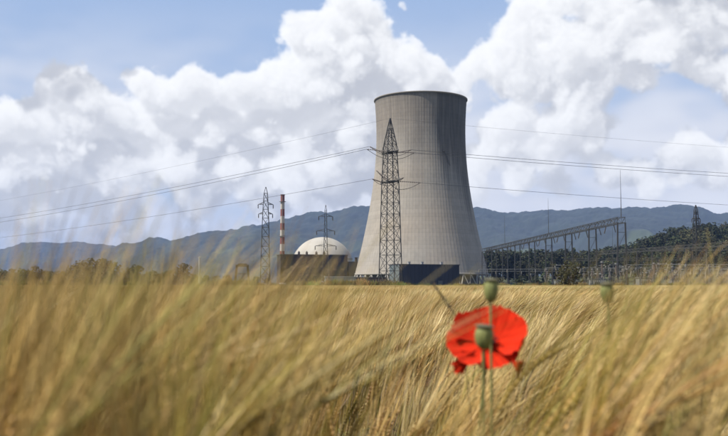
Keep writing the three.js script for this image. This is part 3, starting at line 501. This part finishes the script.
// tree line on the left
for (const [D, n, a, b, y, dy] of [[620, 24, -20, 196, 267, 6], [560, 26, -16, 192, 273, 4], [520, 16, -12, 190, 277, 3]]) for (let k = 0; k < n; k++) {
  const px = lerp(a, b, (k + 0.2 + 0.6 * TR()) / n), d = D + (TR() - 0.5) * 30, x = (px - 364) / FPX * d, peak = smooth(50, 80, px) * smooth(130, 90, px) * 5, h = P(px, y - peak + (TR() - 0.5) * dy * 2, d).y;
  tree('leafy_tree', D === 620 && k % 3 ? 'round' : 'bush', 'dark leafy tree in the tree line at the left edge of the field', 'tree', x, -0.1, -d, h, 'tree line left of the field', 1.15);
}
for (const [px, d, h] of [[206, 640, 9], [216, 650, 8], [228, 660, 9], [256, 660, 8], [268, 670, 7], [360, 700, 6]]) tree('leafy_tree', 'round', 'low leafy tree between the portal frame and the reactor site', 'tree', (px - 364) / FPX * d, -0.1, -d, h, 'low trees at the reactor site', 1.2);
{ const d = 255; tree('round_bush', 'bush', 'round dark green bush in front of the switchyard gantry', 'bush', (568 - 364) / FPX * d, -0.05, -d, 8.6, undefined, 1.0); }
for (const [px, d, h] of [[498, 430, 5], [520, 450, 6], [536, 470, 6], [612, 420, 4], [655, 440, 5], [690, 400, 4.5], [720, 380, 5]]) tree('low_shrub', 'bush', 'low shrub growing among the switchyard posts', 'shrub', (px - 364) / FPX * d, -0.05, -d, h, 'shrubs in the switchyard', 1.3);
console.log('trees', Date.now() - T0);

// ---------------------------------------------------------------- the barley field
const strawMat = new THREE.MeshStandardMaterial({ vertexColors: true, roughness: 0.5, side: THREE.DoubleSide });
const AWN = [0.362, 0.240, 0.084], GRAIN = [0.245, 0.138, 0.038], STEM = [0.19, 0.135, 0.030], LEAF = [0.10, 0.108, 0.020];
const dim = (c, k, g = 0) => [c[0] * k * (1 - g * 0.35), c[1] * k, c[2] * k * (1 - g * 0.25)];
// one barley plant bending towards +x; detail 2 near, 1 middle, 0 far. Returns its parts and where its tip is
function barley(R, lean, detail, target) {
  const bend = lean * (0.8 + 0.4 * R()), nod = (0.22 + 0.5 * R()) * (Math.abs(lean) < 0.25 ? 0.6 : 1), green = R() < 0.3 ? R() : 0.15 * R(), Hs = 0.78, ns = detail === 2 ? 9 : detail ? 5 : 2, sr = [0.0024, 0.0019, 0.0014][detail];
  const pts = []; let x = 0, y = 0, z = 0; const tw = (R() - 0.5) * 0.25;
  for (let k = 0; k <= ns; k++) { pts.push([x, y, z]); const a = bend * Math.pow((k + 0.5) / ns, 1.5), l = Hs / ns; x += Math.sin(a) * l; y += Math.cos(a) * l; z += Math.sin(a) * tw * l; }
  const stem = new Mesher(), ear = new Mesher(), awns = new Mesher(), leaf = new Mesher();
  const tubeInto = (m, list, r, sides, col) => { let prev = null; list.forEach(([a, b, c], i) => { const ring = []; for (let q = 0; q < sides; q++) { const an = q / sides * 6.283, rr = Array.isArray(r) ? r[i] : r; ring.push(m.v(a + Math.cos(an) * rr, b, c + Math.sin(an) * rr, col(i))); } if (prev) for (let q = 0; q < sides; q++) m.q(prev[q], prev[(q + 1) % sides], ring[(q + 1) % sides], ring[q]); prev = ring; }); };
  const base = [[pts[0][0], -0.3, pts[0][2]], ...pts]; const sc = dim(STEM, 0.85 + 0.3 * R(), green);
  tubeInto(stem, base, sr, detail === 2 ? 5 : 3, () => sc);
  // the ear curves on from the stem
  const EL = 0.075 + 0.03 * R(), ne = detail === 2 ? 12 : detail ? 4 : 2, ep = []; let a = bend; const gc = dim(GRAIN, 0.85 + 0.35 * R(), green);
  let tip = [0, -9, 0];
  for (let k = 0; k <= ne; k++) { ep.push([x, y, z, a]); a += nod / ne; x += Math.sin(a) * EL / ne; y += Math.cos(a) * EL / ne; z += Math.sin(a) * tw * EL / ne; }
  if (detail === 2) { // two rows of plump grains
    for (let k = 0; k < ne; k++) for (const s of [-1, 1]) {
      const [ex, ey, ez, ea] = ep[k], ti = V(Math.sin(ea), Math.cos(ea), 0), sd = V(0, 0, 1).multiplyScalar(s), out = ti.clone().multiplyScalar(0.92).addScaledVector(sd, 0.4).normalize(), c = V(ex, ey, ez).addScaledVector(sd, 0.0028), w = V(Math.cos(ea), -Math.sin(ea), 0), n2 = out.clone().cross(w).normalize(), col = dim(gc, 0.85 + 0.3 * R());
      const A = ear.v(...c.toArray(), col), Bt = ear.v(...c.clone().addScaledVector(out, 0.012).toArray(), col), ring = [0, 1, 2, 3].map((q) => { const p = c.clone().addScaledVector(out, 0.005).addScaledVector(q % 2 ? n2 : w, (q < 2 ? 1 : -1) * 0.0024); return ear.v(p.x, p.y, p.z, col); });
      for (let q = 0; q < 4; q++) { ear.t(A, ring[(q + 1) % 4], ring[q]); ear.t(Bt, ring[q], ring[(q + 1) % 4]); }
    }
  } else tubeInto(ear, ep.map((e) => e.slice(0, 3)), ep.map((_, i) => (detail ? 0.0055 : 0.007) * Math.sin(Math.PI * (0.12 + 0.8 * i / ne))), detail ? 5 : 3, () => gc);
  const na = [5, 13, 26][detail], wid = [0.0032, 0.0016, 0.0010][detail];
  for (let k = 0; k < na; k++) {
    const f = (k + R()) / na, i = Math.min(ne, Math.floor(f * ne)), [ex, ey, ez, ea] = ep[i], l = 0.12 + 0.05 * R() - 0.02 * f, sp = (R() - 0.5) * 0.42, sz = (R() - 0.5) * 0.42, cu = (R() - 0.35) * 0.3, ac = dim(AWN, 0.75 + 0.5 * R(), green), ori = R() * 3.14, w = V(Math.cos(ori) * Math.cos(ea), -Math.cos(ori) * Math.sin(ea), Math.sin(ori));
    let p = V(ex, ey, ez), an = ea + sp, prev = null; const nsg = detail === 2 ? 4 : detail ? 2 : 1;
    for (let q = 0; q <= nsg; q++) { const hw = wid / 2 * lerp(1, 0.25, q / nsg), L = awns.v(p.x - w.x * hw, p.y - w.y * hw, p.z - w.z * hw, ac), r = awns.v(p.x + w.x * hw, p.y + w.y * hw, p.z + w.z * hw, ac); if (prev) awns.q(prev[0], prev[1], r, L); prev = [L, r]; if (p.y > tip[1]) tip = p.toArray(); const d = l / nsg; p = p.clone().add(V(Math.sin(an) * d, Math.cos(an) * d, sz * d)); an += cu / nsg; }
  }
  if (detail) for (let k = 0; k < 2; k++) { // withering leaves
    const i = Math.floor(ns * (0.35 + 0.35 * k + 0.15 * R())), [lx, ly, lz] = pts[Math.min(i, ns)], dir = R() * 6.28, lc = dim(LEAF, 0.7 + 0.6 * R(), R() * 0.8), n = 5; let p = V(lx, ly, lz), el = 1.25 - 0.2 * R(), prev = null; const side = V(-Math.sin(dir), 0, Math.cos(dir));
    for (let q = 0; q <= n; q++) { const hw = 0.0042 * Math.sin(Math.PI * (0.15 + 0.85 * q / n)) + 0.0003, A = leaf.v(p.x - side.x * hw, p.y, p.z - side.z * hw, lc), B2 = leaf.v(p.x + side.x * hw, p.y + 0.001, p.z + side.z * hw, lc); if (prev) leaf.q(prev[0], prev[1], B2, A); prev = [A, B2]; const d = 0.13 / n; p = p.clone().add(V(Math.cos(dir) * Math.cos(el) * d, Math.sin(el) * d, Math.sin(dir) * Math.cos(el) * d)); el -= 0.42; }
  }
  const parts = { stem: stem.geo(), ear: ear.geo(), awns: awns.geo() }; if (detail) parts.leaf = leaf.geo();
  if (target !== undefined) { const dy = target - tip[1]; for (const g of Object.values(parts)) g.translate(0, dy, 0); tip[1] = target; }
  return { parts, tip };
}
const FR = mulberry(1234), LEANS = [0.02, 0.20, 0.40, 0.62, 0.85];
const TOP = 0.955;
const whole = (b) => { const g = mergeGeometries(Object.values(b.parts)); g.userData.tip = b.tip; return g; };
function clump(R, lean, n, size, fat) { const g = []; for (let k = 0; k < n; k++) { const b = whole(barley(R, lean * (0.7 + 0.6 * R()), 0, TOP + (R() - 0.5) * 0.11)); const x = (R() - 0.5) * size, z = (R() - 0.5) * size; b.rotateY((R() - 0.5) * 0.9); if (fat > 1) { const p = b.attributes.position; } b.translate(x, 0, z); g.push(b); } return mergeGeometries(g); }
const nearVar = LEANS.map((l) => [0, 1, 2, 3].map(() => whole(barley(FR, l, 2, TOP)))), midVar = LEANS.map((l) => [0, 1, 2].map(() => whole(barley(FR, l, 1, TOP)))), farVar = LEANS.map((l) => [0, 1].map(() => clump(FR, l, 12, 0.42, 1))), rimVar = [0, 1, 2].map(() => clump(FR, 0.45, 70, 2.0, 2));
const crop = new THREE.Group(); crop.name = 'barley_crop'; crop.userData = { kind: 'stuff', label: 'ripe golden barley crop filling the foreground field', category: 'barley' }; scene.add(crop);
const tints = [[1, 0.95, 0.80], [1.2, 1.24, 1.3], [0.46, 0.52, 0.20], [0.58, 0.40, 0.17], [1.50, 1.72, 2.3], [0.45, 0.62, 0.22]];
const buckets = new Map();
function sow(geo, x, z, dy, turn, s, tint) { if (!buckets.has(geo)) buckets.set(geo, []); buckets.get(geo).push([x, z, dy, turn, s, tint]); }
// the wind lays the crop over to the right, hardly at all on the left of the view
function leanAt(x, z) { const b = x / Math.max(0.25, -z), w = 0.06 + 0.58 * smooth(-0.26, 0.26, b) + 0.26 * N3(x * 0.8 + 3, z * 0.8, 0.5) + 0.10 * (FR() - 0.5); return clamp(w, 0.0, 0.85); }
const pick = (w) => { let k = 0; for (let i = 1; i < LEANS.length; i++) if (Math.abs(LEANS[i] - w) < Math.abs(LEANS[k] - w)) k = i; return k; };
const gauss = () => (FR() + FR() + FR() - 1.5) / 0.75;      // about -2 .. 2
const roll = (x, z) => 0.035 * N3(x * 0.45, z * 0.45, 7) + 0.03 * N3(x * 0.09, z * 0.09, 3);
function tintAt(x, z) { // tufts of one tone: rusty, olive, golden, pale straw
  const r = Math.hypot(x, z), f = r < 1.2 ? 13 : r < 3 ? 6.5 : r < 11 ? 1.6 : 0.4, n = 1.5 * N3(x * f, z * f, 11) + 0.5 * N3(x * f * 0.3, z * f * 0.3, 5) + 0.5 * (FR() - 0.5) - 0.22 * smooth(-0.02, -0.28, x / Math.max(0.25, -z)) + 0.12 * smooth(0.1, 0.3, x / Math.max(0.25, -z));
  const t = tints[n < -0.42 ? (FR() < 0.5 ? 3 : 2) : n < -0.16 ? (FR() < 0.5 ? 2 : 0) : n < 0.14 ? 0 : n < 0.40 ? 1 : FR() < 0.2 ? 5 : 4], k = 0.72 + 0.5 * FR(); return t.map((v) => v * k);
}
function scatter(r0, r1, density, set, margin, f) {
  const zmax = r1, half = 0.60, area = (z) => half * z + margin; let total = 0; const steps = 60; 
  for (let i = 0; i < steps; i++) { const z0 = lerp(-0.5, r1, i / steps), z1 = lerp(-0.5, r1, (i + 1) / steps), w = area(Math.max(0, (z0 + z1) / 2)) * 2, n = Math.round(w * (z1 - z0) * density);
    for (let k = 0; k < n; k++) { const z = lerp(z0, z1, FR()), x = (FR() - 0.5) * w, r = Math.hypot(x, z); if (r < r0 || r >= r1) continue; f(x, -z, r); total++; } }
  return total;
}
const inView = (x, z) => z < 0 && Math.abs(x / z) < 0.5;
let cnt = [];
cnt.push(scatter(0.26, 3, 330, nearVar, 1.1, (x, z, r) => {
  const b = x / -z * FPX + 364;
  if (z > -0.1 && Math.abs(x) < 0.3) return;
  if (z < 0 && r < 0.95 && FR() > (b < 260 ? 0.15 : b > 600 ? 0.34 : b > 420 && b < 560 && r > 0.5 ? 0.95 : 0.14)) return;
  if (N3(x * 2.6, z * 2.6, 21) + 0.6 * N3(x * 7, z * 7, 4) < -0.16 && FR() < 0.75) return;      // thin places between the tufts
  const w = leanAt(x, z), set = nearVar[pick(w)], geo = set[Math.floor(FR() * set.length)], side = x / Math.max(0.25, -z), turn = (FR() - 0.5) * 2.5 + (FR() < 0.5 * smooth(-0.02, -0.28, side) ? Math.PI : 0);
  let dy = roll(x, z) + 0.040 * gauss() + 0.075 * smooth(-0.06, -0.30, side) + 0.05 * smooth(0.26, 0.42, side);
  if (z < -0.1 && r < 1.3) { // the crop stays below the poppy and the lone seed head
    const m = 5 / r, tx = geo.userData.tip[0];
    for (const e of [0.1, 0.3, 0.5, 0.7, 0.85, 1, 1.12]) { const qz = z - Math.sin(turn) * tx * e, q = (x + Math.cos(turn) * tx * e) / -qz * FPX + 364, dq = -qz; if (dq < 1.05) { if (q > 436 - m && q < 540 + m) dy = dq > 0.5 ? EYE - 0.106 * dq - TOP - 0.03 * FR() : Math.min(dy, EYE - 0.100 * dq - TOP); else if (q > 597 - m && q < 619 + m) dy = Math.min(dy, EYE - 0.040 * dq - TOP); } }
  }
  sow(geo, x, z, dy, turn, 0.94 + 0.12 * FR(), tintAt(x, z));
}));
cnt.push(scatter(3, 11, 240, midVar, 1.2, (x, z) => { const set = midVar[pick(leanAt(x, z))]; sow(set[Math.floor(FR() * set.length)], x, z, roll(x, z) + 0.038 * gauss(), (FR() - 0.5) * 1.8, 0.94 + 0.12 * FR(), tintAt(x, z)); }));
cnt.push(scatter(10.5, 55, 14, farVar, 2, (x, z) => { const set = farVar[pick(leanAt(x, z))]; sow(set[Math.floor(FR() * set.length)], x, z, roll(x, z) + 0.025 * gauss(), (FR() - 0.5) * 1.0, 0.95 + 0.12 * FR(), tintAt(x, z)); }));
cnt.push(scatter(50, 300, 0.42, rimVar, 3, (x, z) => { if (z < -300) return; sow(rimVar[Math.floor(FR() * 3)], x, z, roll(x, z) + 0.03 * gauss(), (FR() - 0.5) * 0.8, 1 + 0.1 * FR(), tintAt(x * 0.2, z * 0.2)); }));
{
  const q = new THREE.Quaternion(), m4 = new THREE.Matrix4(), col = new THREE.Color();
  for (const [geo, list] of buckets) {
    const im = new THREE.InstancedMesh(geo, strawMat, list.length); im.name = 'barley_plants'; im.userData = { kind: 'stuff' }; im.castShadow = im.receiveShadow = true;
    list.forEach(([x, z, dy, turn, s, tint], i) => { q.setFromAxisAngle(UPV, turn); m4.compose(V(x, dy - (s - 1) * TOP, z), q, V(s, s, s)); im.setMatrixAt(i, m4); im.setColorAt(i, col.setRGB(...tint)); });
    crop.add(im);
  }
}
{ // dense straw below the ears, over the whole field
  const m = new Mesher(), R = mulberry(2), zs = []; for (let z = 3.5; z < 300; z *= 1.035) zs.push(z); zs.push(304); const nx = 150;
  zs.forEach((z, j) => { for (let i = 0; i <= nx; i++) { const x = lerp(-1, 1, i / nx) * (z * 0.66 + 4), k = 0.75 + 0.5 * R(), y = (z < 6 ? 0.45 : z < 14 ? 0.58 : 0.72) + roll(x, -z) + 0.07 * (R() - 0.5); m.v(x, y, -z, [0.12 * k, 0.082 * k, 0.030 * k]); } });
  for (let j = 0; j < zs.length - 1; j++) for (let i = 0; i < nx; i++) { const a = j * (nx + 1) + i; m.q(a, a + 1, a + nx + 2, a + nx + 1); }
  const o = new THREE.Mesh(m.geo(), strawMat); o.name = 'straw_layer'; o.userData = { kind: 'stuff' }; o.castShadow = o.receiveShadow = true; crop.add(o);
}
{ // rough grass and weeds along the far border of the field
  const m = new Mesher(), R = mulberry(71); for (let k = 0; k < 90; k++) { const a = R() * 6.28, r = 0.5 * Math.sqrt(R()), x = Math.cos(a) * r, z = Math.sin(a) * r, h = 0.5 + 0.9 * R() * (1 - r), w = 0.045, c = [0.10 + 0.10 * R(), 0.11 + 0.04 * R(), 0.035]; const lx = (R() - 0.5) * 0.4; m.t(m.v(x - w, 0, z, c), m.v(x + w, 0, z, c), m.v(x + lx, h, z + (R() - 0.5) * 0.3, c)); }
  const g = m.geo(), n = 900, im = new THREE.InstancedMesh(g, strawMat, n), m4 = new THREE.Matrix4(), q = new THREE.Quaternion(); im.name = 'verge_grass'; im.userData = { kind: 'stuff', label: 'rough grass and weeds along the far border of the field', category: 'grass' };
  for (let k = 0; k < n; k++) { const x = lerp(-185, 185, R()), tall = 0.55 + 0.5 * N3(x * 0.07, 3, 1) + 0.5 * N3(x * 0.3, 7, 2) + 0.7 * R(), s = clamp(tall, 0.3, 2.0) * (1.6 + 1.0 * smooth(0.0, 0.35, N3(x * 0.045, 1.4, 8.3))); q.setFromAxisAngle(UPV, R() * 6.28); m4.compose(V(x, 0, -306 - 5 * R()), q, V(s * 1.7, s, s * 1.7)); im.setMatrixAt(k, m4); im.setColorAt(k, new THREE.Color().setRGB(0.7 + 0.6 * R(), 0.7 + 0.5 * R(), 0.8)); }
  im.castShadow = im.receiveShadow = true; scene.add(im);
}
console.log('barley', cnt.join(' '), Date.now() - T0);

// ---- tall stalks that stand clear of the crop, one by one: where the tip shows, how far, how bent
const stalkMats = [[1, 1, 1], [1.5, 1.58, 1.75], [0.66, 0.74, 0.32], [0.80, 0.58, 0.30], [1.25, 1.2, 1.1], [0.55, 0.55, 0.24]].map((c) => { const m = strawMat.clone(); m.color = rgb(...c); return m; });
function stalk(px, py, d, lean, turn, label, group, tint = 1) {
  const b = barley(FR, lean, 2), tip = P(px, py, d), clear = (e) => { const o = V(...b.tip).applyAxisAngle(UPV, turn).multiplyScalar(e), q = (tip.x - o.x) / -(tip.z - o.z) * FPX + 364; return q < 428 || q > 548; };
  if (d < 1.05 && py < 366 && px > 428 && ![0.1, 0.25].every(clear)) return null;
  const t = thing('barley_stalk', label, 'barley stalk', [0, 0, 0], turn, group);
  const m = stalkMats[Math.floor(FR() * stalkMats.length)];
  part('stem', b.parts.stem, m, t); part('ear', b.parts.ear, m, t); part('awn_tuft', b.parts.awns, m, t); part('leaf', b.parts.leaf, m, t);
  const off = V(...b.tip).applyAxisAngle(UPV, turn); t.position.set(tip.x - off.x, tip.y - off.y, tip.z - off.z);
  // the stem reaches the soil, whatever the height of the plant
  return t;
}
const SR = mulberry(909);
const stand = (n, x0, x1, y0, y1, d0, d1, l0, l1, label, group) => { for (let k = 0; k < n; k++) { const f = SR(); stalk(lerp(x0, x1, (k + SR()) / n), lerp(y1, y0, f * f), lerp(d0, d1, SR()), lerp(l0, l1, SR()), (SR() - 0.5) * 0.6, label, group); } };
stand(26, -10, 225, 168, 236, 0.34, 0.55, -0.35, 0.3, 'tall blurred barley stalk rising high against the sky left of the striped stack', 'tall stalks against the sky at the left');
stand(40, -20, 260, 226, 272, 0.5, 0.95, -0.45, 0.35, 'barley stalk with its ear before the tree line at the left', 'stalks before the tree line at the left');
stand(90, -20, 300, 236, 282, 0.75, 1.6, -0.45, 0.4, 'barley ear breaking the far edge of the field at the left', 'ears along the horizon at the left');
stand(20, 232, 350, 196, 262, 0.42, 0.75, 0.0, 0.55, 'blurred barley stalk leaning across the foot of the dark block below the dome', 'stalks before the reactor site');
stand(9, 545, 588, 246, 276, 0.7, 1.1, 0.3, 0.75, 'barley stalk leaning right before the gantry legs and the round bush', 'stalks before the gantry');
stand(22, 690, 760, 236, 274, 0.55, 1.0, 0.2, 0.7, 'barley stalk leaning right in the dense tuft at the far right edge', 'dense tuft at the far right edge');
stand(26, 636, 745, 226, 268, 0.5, 0.95, -0.2, 0.6, 'tall barley stalk standing up before the switchyard at the right edge', 'tall stalks at the right edge');
stand(18, 452, 524, 374, 404, 0.6, 0.8, 0.25, 0.6, 'barley ear standing in front of the poppy stems', 'ears before the poppy stems');
stand(46, -20, 340, 288, 410, 0.55, 1.1, -0.35, 0.45, 'single barley ear standing out of the crop in the lower left of the field', 'ears standing out of the crop at the lower left');
stand(30, 548, 745, 300, 415, 0.6, 1.1, 0.3, 0.85, 'single barley ear leaning right in the lower right of the field', 'leaning ears in the lower right of the field');

// ---------------------------------------------------------------- the poppy and its seed heads
const petalMat = new THREE.MeshPhysicalMaterial({ vertexColors: true, roughness: 1, specularIntensity: 0.15, side: THREE.DoubleSide, transmission: 0.15, thickness: 0 }), greenMat = new THREE.MeshStandardMaterial({ vertexColors: true, roughness: 0.7 }), stemMat = mat([0.16, 0.17, 0.05], 0.7), darkMat = mat([0.012, 0.008, 0.014], 0.7);
function petal(R, rad, width, cup, seed) {
  const nu = 30, nv = 16, m = new Mesher();
  for (let j = 0; j <= nv; j++) for (let i = 0; i <= nu; i++) {
    const u = i / nu * 2 - 1, v = j / nv, a = u * width * (0.6 + 0.4 * Math.sqrt(v)), edge = 1 - 0.16 * u ** 4 + 0.10 * N3(u * 3.1, seed, 1.3) + 0.06 * N3(u * 11, seed, 2.4), r = rad * v * edge;
    const pl = 0.0024 * v * N3(u * 8, v * 2.5, seed) + 0.0011 * v * Math.sin(u * 34 + seed), ruf = 0.007 * v * v * v * N3(u * 3.4, seed, 4), z = cup * rad * v * v + pl + ruf - 0.10 * rad * Math.sin(v * 3.14) * 0.4;
    const k = 0.88 + 0.34 * N3(u * 14, v * 2, seed) + 0.2 * N3(u * 4, v * 3, seed + 5), dk = smooth(0.10, 0.22, v);
    m.v(Math.sin(a) * r, z, Math.cos(a) * r, [lerp(0.05, 0.50 * k, dk), lerp(0.006, 0.022 * k, dk), lerp(0.01, 0.006 * k, dk)]);
  }
  for (let j = 0; j < nv; j++) for (let i = 0; i < nu; i++) { const a = j * (nu + 1) + i; m.q(a, a + 1, a + nu + 2, a + nu + 1); }
  return m.geo();
}
function capsuleGeo(w, h) { // ribbed seed head under a flat lid
  const pr = [[0.10, 0], [0.2, 0.02], [0.36, 0.14], [0.47, 0.34], [0.5, 0.55], [0.47, 0.72], [0.40, 0.84], [0.36, 0.88]].map(([r, y]) => new THREE.Vector2(r * w, y * h)), g = new THREE.LatheGeometry(pr, 28), lid = new THREE.LatheGeometry([[0.34, 0.87], [0.52, 0.88], [0.54, 0.91], [0.44, 0.96], [0.12, 1.0], [0.001, 1.0]].map(([r, y]) => new THREE.Vector2(r * w, y * h)), 28);
  const p = g.attributes.position; for (let i = 0; i < p.count; i++) { const a = Math.atan2(p.getZ(i), p.getX(i)), k = 1 + 0.035 * Math.cos(a * 9); p.setX(i, p.getX(i) * k); p.setZ(i, p.getZ(i) * k); } g.computeVertexNormals();
  paint(g, (v) => { const n = 0.85 + 0.3 * N3(v.x * 400, v.y * 300, v.z * 400); return [0.17 * n, 0.185 * n, 0.055 * n]; }); paint(lid, () => [0.07, 0.065, 0.03]); return [g, lid];
}
function hairStem(t, top, foot, r, bow = 0.02) { part('stem', tubeAlong([foot, foot.clone().lerp(top, 0.5).add(V(bow, 0, 0)), top.clone().lerp(foot, 0.12).add(V(bow * 0.4, 0, 0)), top], r, 30, 8), stemMat, t); }
function seedHead(label, px, pyTop, pyBase, d, w, tilt) {
  const b = P(px, pyBase, d), top = P(px, pyTop, d), h = top.y - b.y, t = thing('poppy_seed_head', label, 'seed head', [b.x, 0, b.z], 0, 'green poppy seed heads'); delete t.userData.group;
  const [g, lid] = capsuleGeo(w, h), c = part('capsule', g, greenMat, t); c.position.y = b.y; c.rotation.z = tilt; part('lid', lid, greenMat, c);
  hairStem(t, V(0, b.y + 0.001, 0), V(-0.03 + tilt * 0.2, 0, 0.02), 0.0014, 0.012);
}
{
  const d = 0.97, c = P(488.5, 344, d), t = thing('poppy_flower', 'open red poppy flower standing in the barley', 'poppy', [c.x, 0, c.z]), R = mulberry(66);
  const head = new THREE.Group(); head.name = 'bloom'; head.position.y = c.y; t.add(head);
  const axis = V(-0.14, 0.74, 0.68).normalize(); head.quaternion.setFromUnitVectors(UPV, axis);
  const spin = [[0.1, 1.35, 0.0370, 0.06, 0], [Math.PI + 0.1, 1.3, 0.0425, 0.34, 0], [Math.PI / 2 + 0.12, 1.3, 0.0430, 0.30, 0.0022], [-Math.PI / 2 - 0.05, 1.3, 0.0435, 0.14, 0.0015]];
  spin.forEach(([a, w, r, cup, up], k) => { const m = part('petal', petal(R, r, w, cup, 3.3 + k * 2.7), petalMat, head); m.rotation.y = a; m.position.y = up; });
  const hang = part('petal', petal(R, 0.029, 0.34, -0.5, 21.3), petalMat, t); hang.position.set(-0.014, c.y - 0.005, 0.012); hang.rotation.set(0.9, -0.75, -0.35);   // a torn piece hangs down at the left
  const [g, lid] = capsuleGeo(0.010, 0.013), p = part('pistil', g, greenMat, head); part('lid', lid, greenMat, p);
  const st = []; for (let k = 0; k < 60; k++) { const a = k * 2.399, r = 0.006 + 0.005 * R(), top = V(Math.cos(a) * r, 0.008 + 0.004 * R(), Math.sin(a) * r); st.push(pipe(V(Math.cos(a) * 0.003, 0.001, Math.sin(a) * 0.003), top, 0.00015, 0.00015, 4), new THREE.SphereGeometry(0.0007, 5, 4).translate(top.x, top.y, top.z)); }
  part('stamens', st, darkMat, head);
  hairStem(t, V(0, c.y - 0.001, -0.001), V(-0.05, 0, -0.03), 0.0013, -0.02);
}
seedHead('green poppy seed head with flat lid in front of the red petals', 483, 324, 349, 0.84, 0.0172, -0.08);
seedHead('green poppy seed head standing above the red flower', 490.5, 278, 302, 0.93, 0.0148, -0.06);
seedHead('green poppy seed head alone on its stem right of the flower', 608, 282, 303, 1.0, 0.0150, 0.04);
{
  const d = 0.93, c = P(517, 369, d), t = thing('fallen_petal', 'small dark red petal caught in the barley right below the flower', 'petal', c.toArray()), R = mulberry(6), m = part('blade', petal(R, 0.017, 0.5, 0.3, 44.2), petalMat, t); m.rotation.set(-1.1, 0.2, 0.3); m.position.y = -0.008;
}
{ // dry grass panicle, dark, left above the flower
  const d = 1.1, a = P(458, 322, d), b = P(433, 284, d), t = thing('grass_panicle', 'thin dark grass panicle leaning left above the poppy', 'grass', [a.x, 0, a.z]), m = mat([0.09, 0.065, 0.035], 0.8), A = V(0, a.y, 0), B = b.clone().sub(a).add(V(0, a.y, 0));
  part('stem', tubeAlong([V(0.06, 0, 0), V(0.03, a.y * 0.6, 0), A, A.clone().lerp(B, 0.6).add(V(0.002, 0.002, 0)), B], 0.0006, 40, 6), m, t);
  for (let k = 0; k < 9; k++) { const p = A.clone().lerp(B, 0.35 + 0.07 * k); part('spikelet', pipe(p, p.clone().add(V(k % 2 ? -0.004 : -0.001, 0.007, k % 2 ? 0.003 : -0.003)), 0.0011, 0.0003, 6), m, t); }
}
renderer.render(scene, camera);
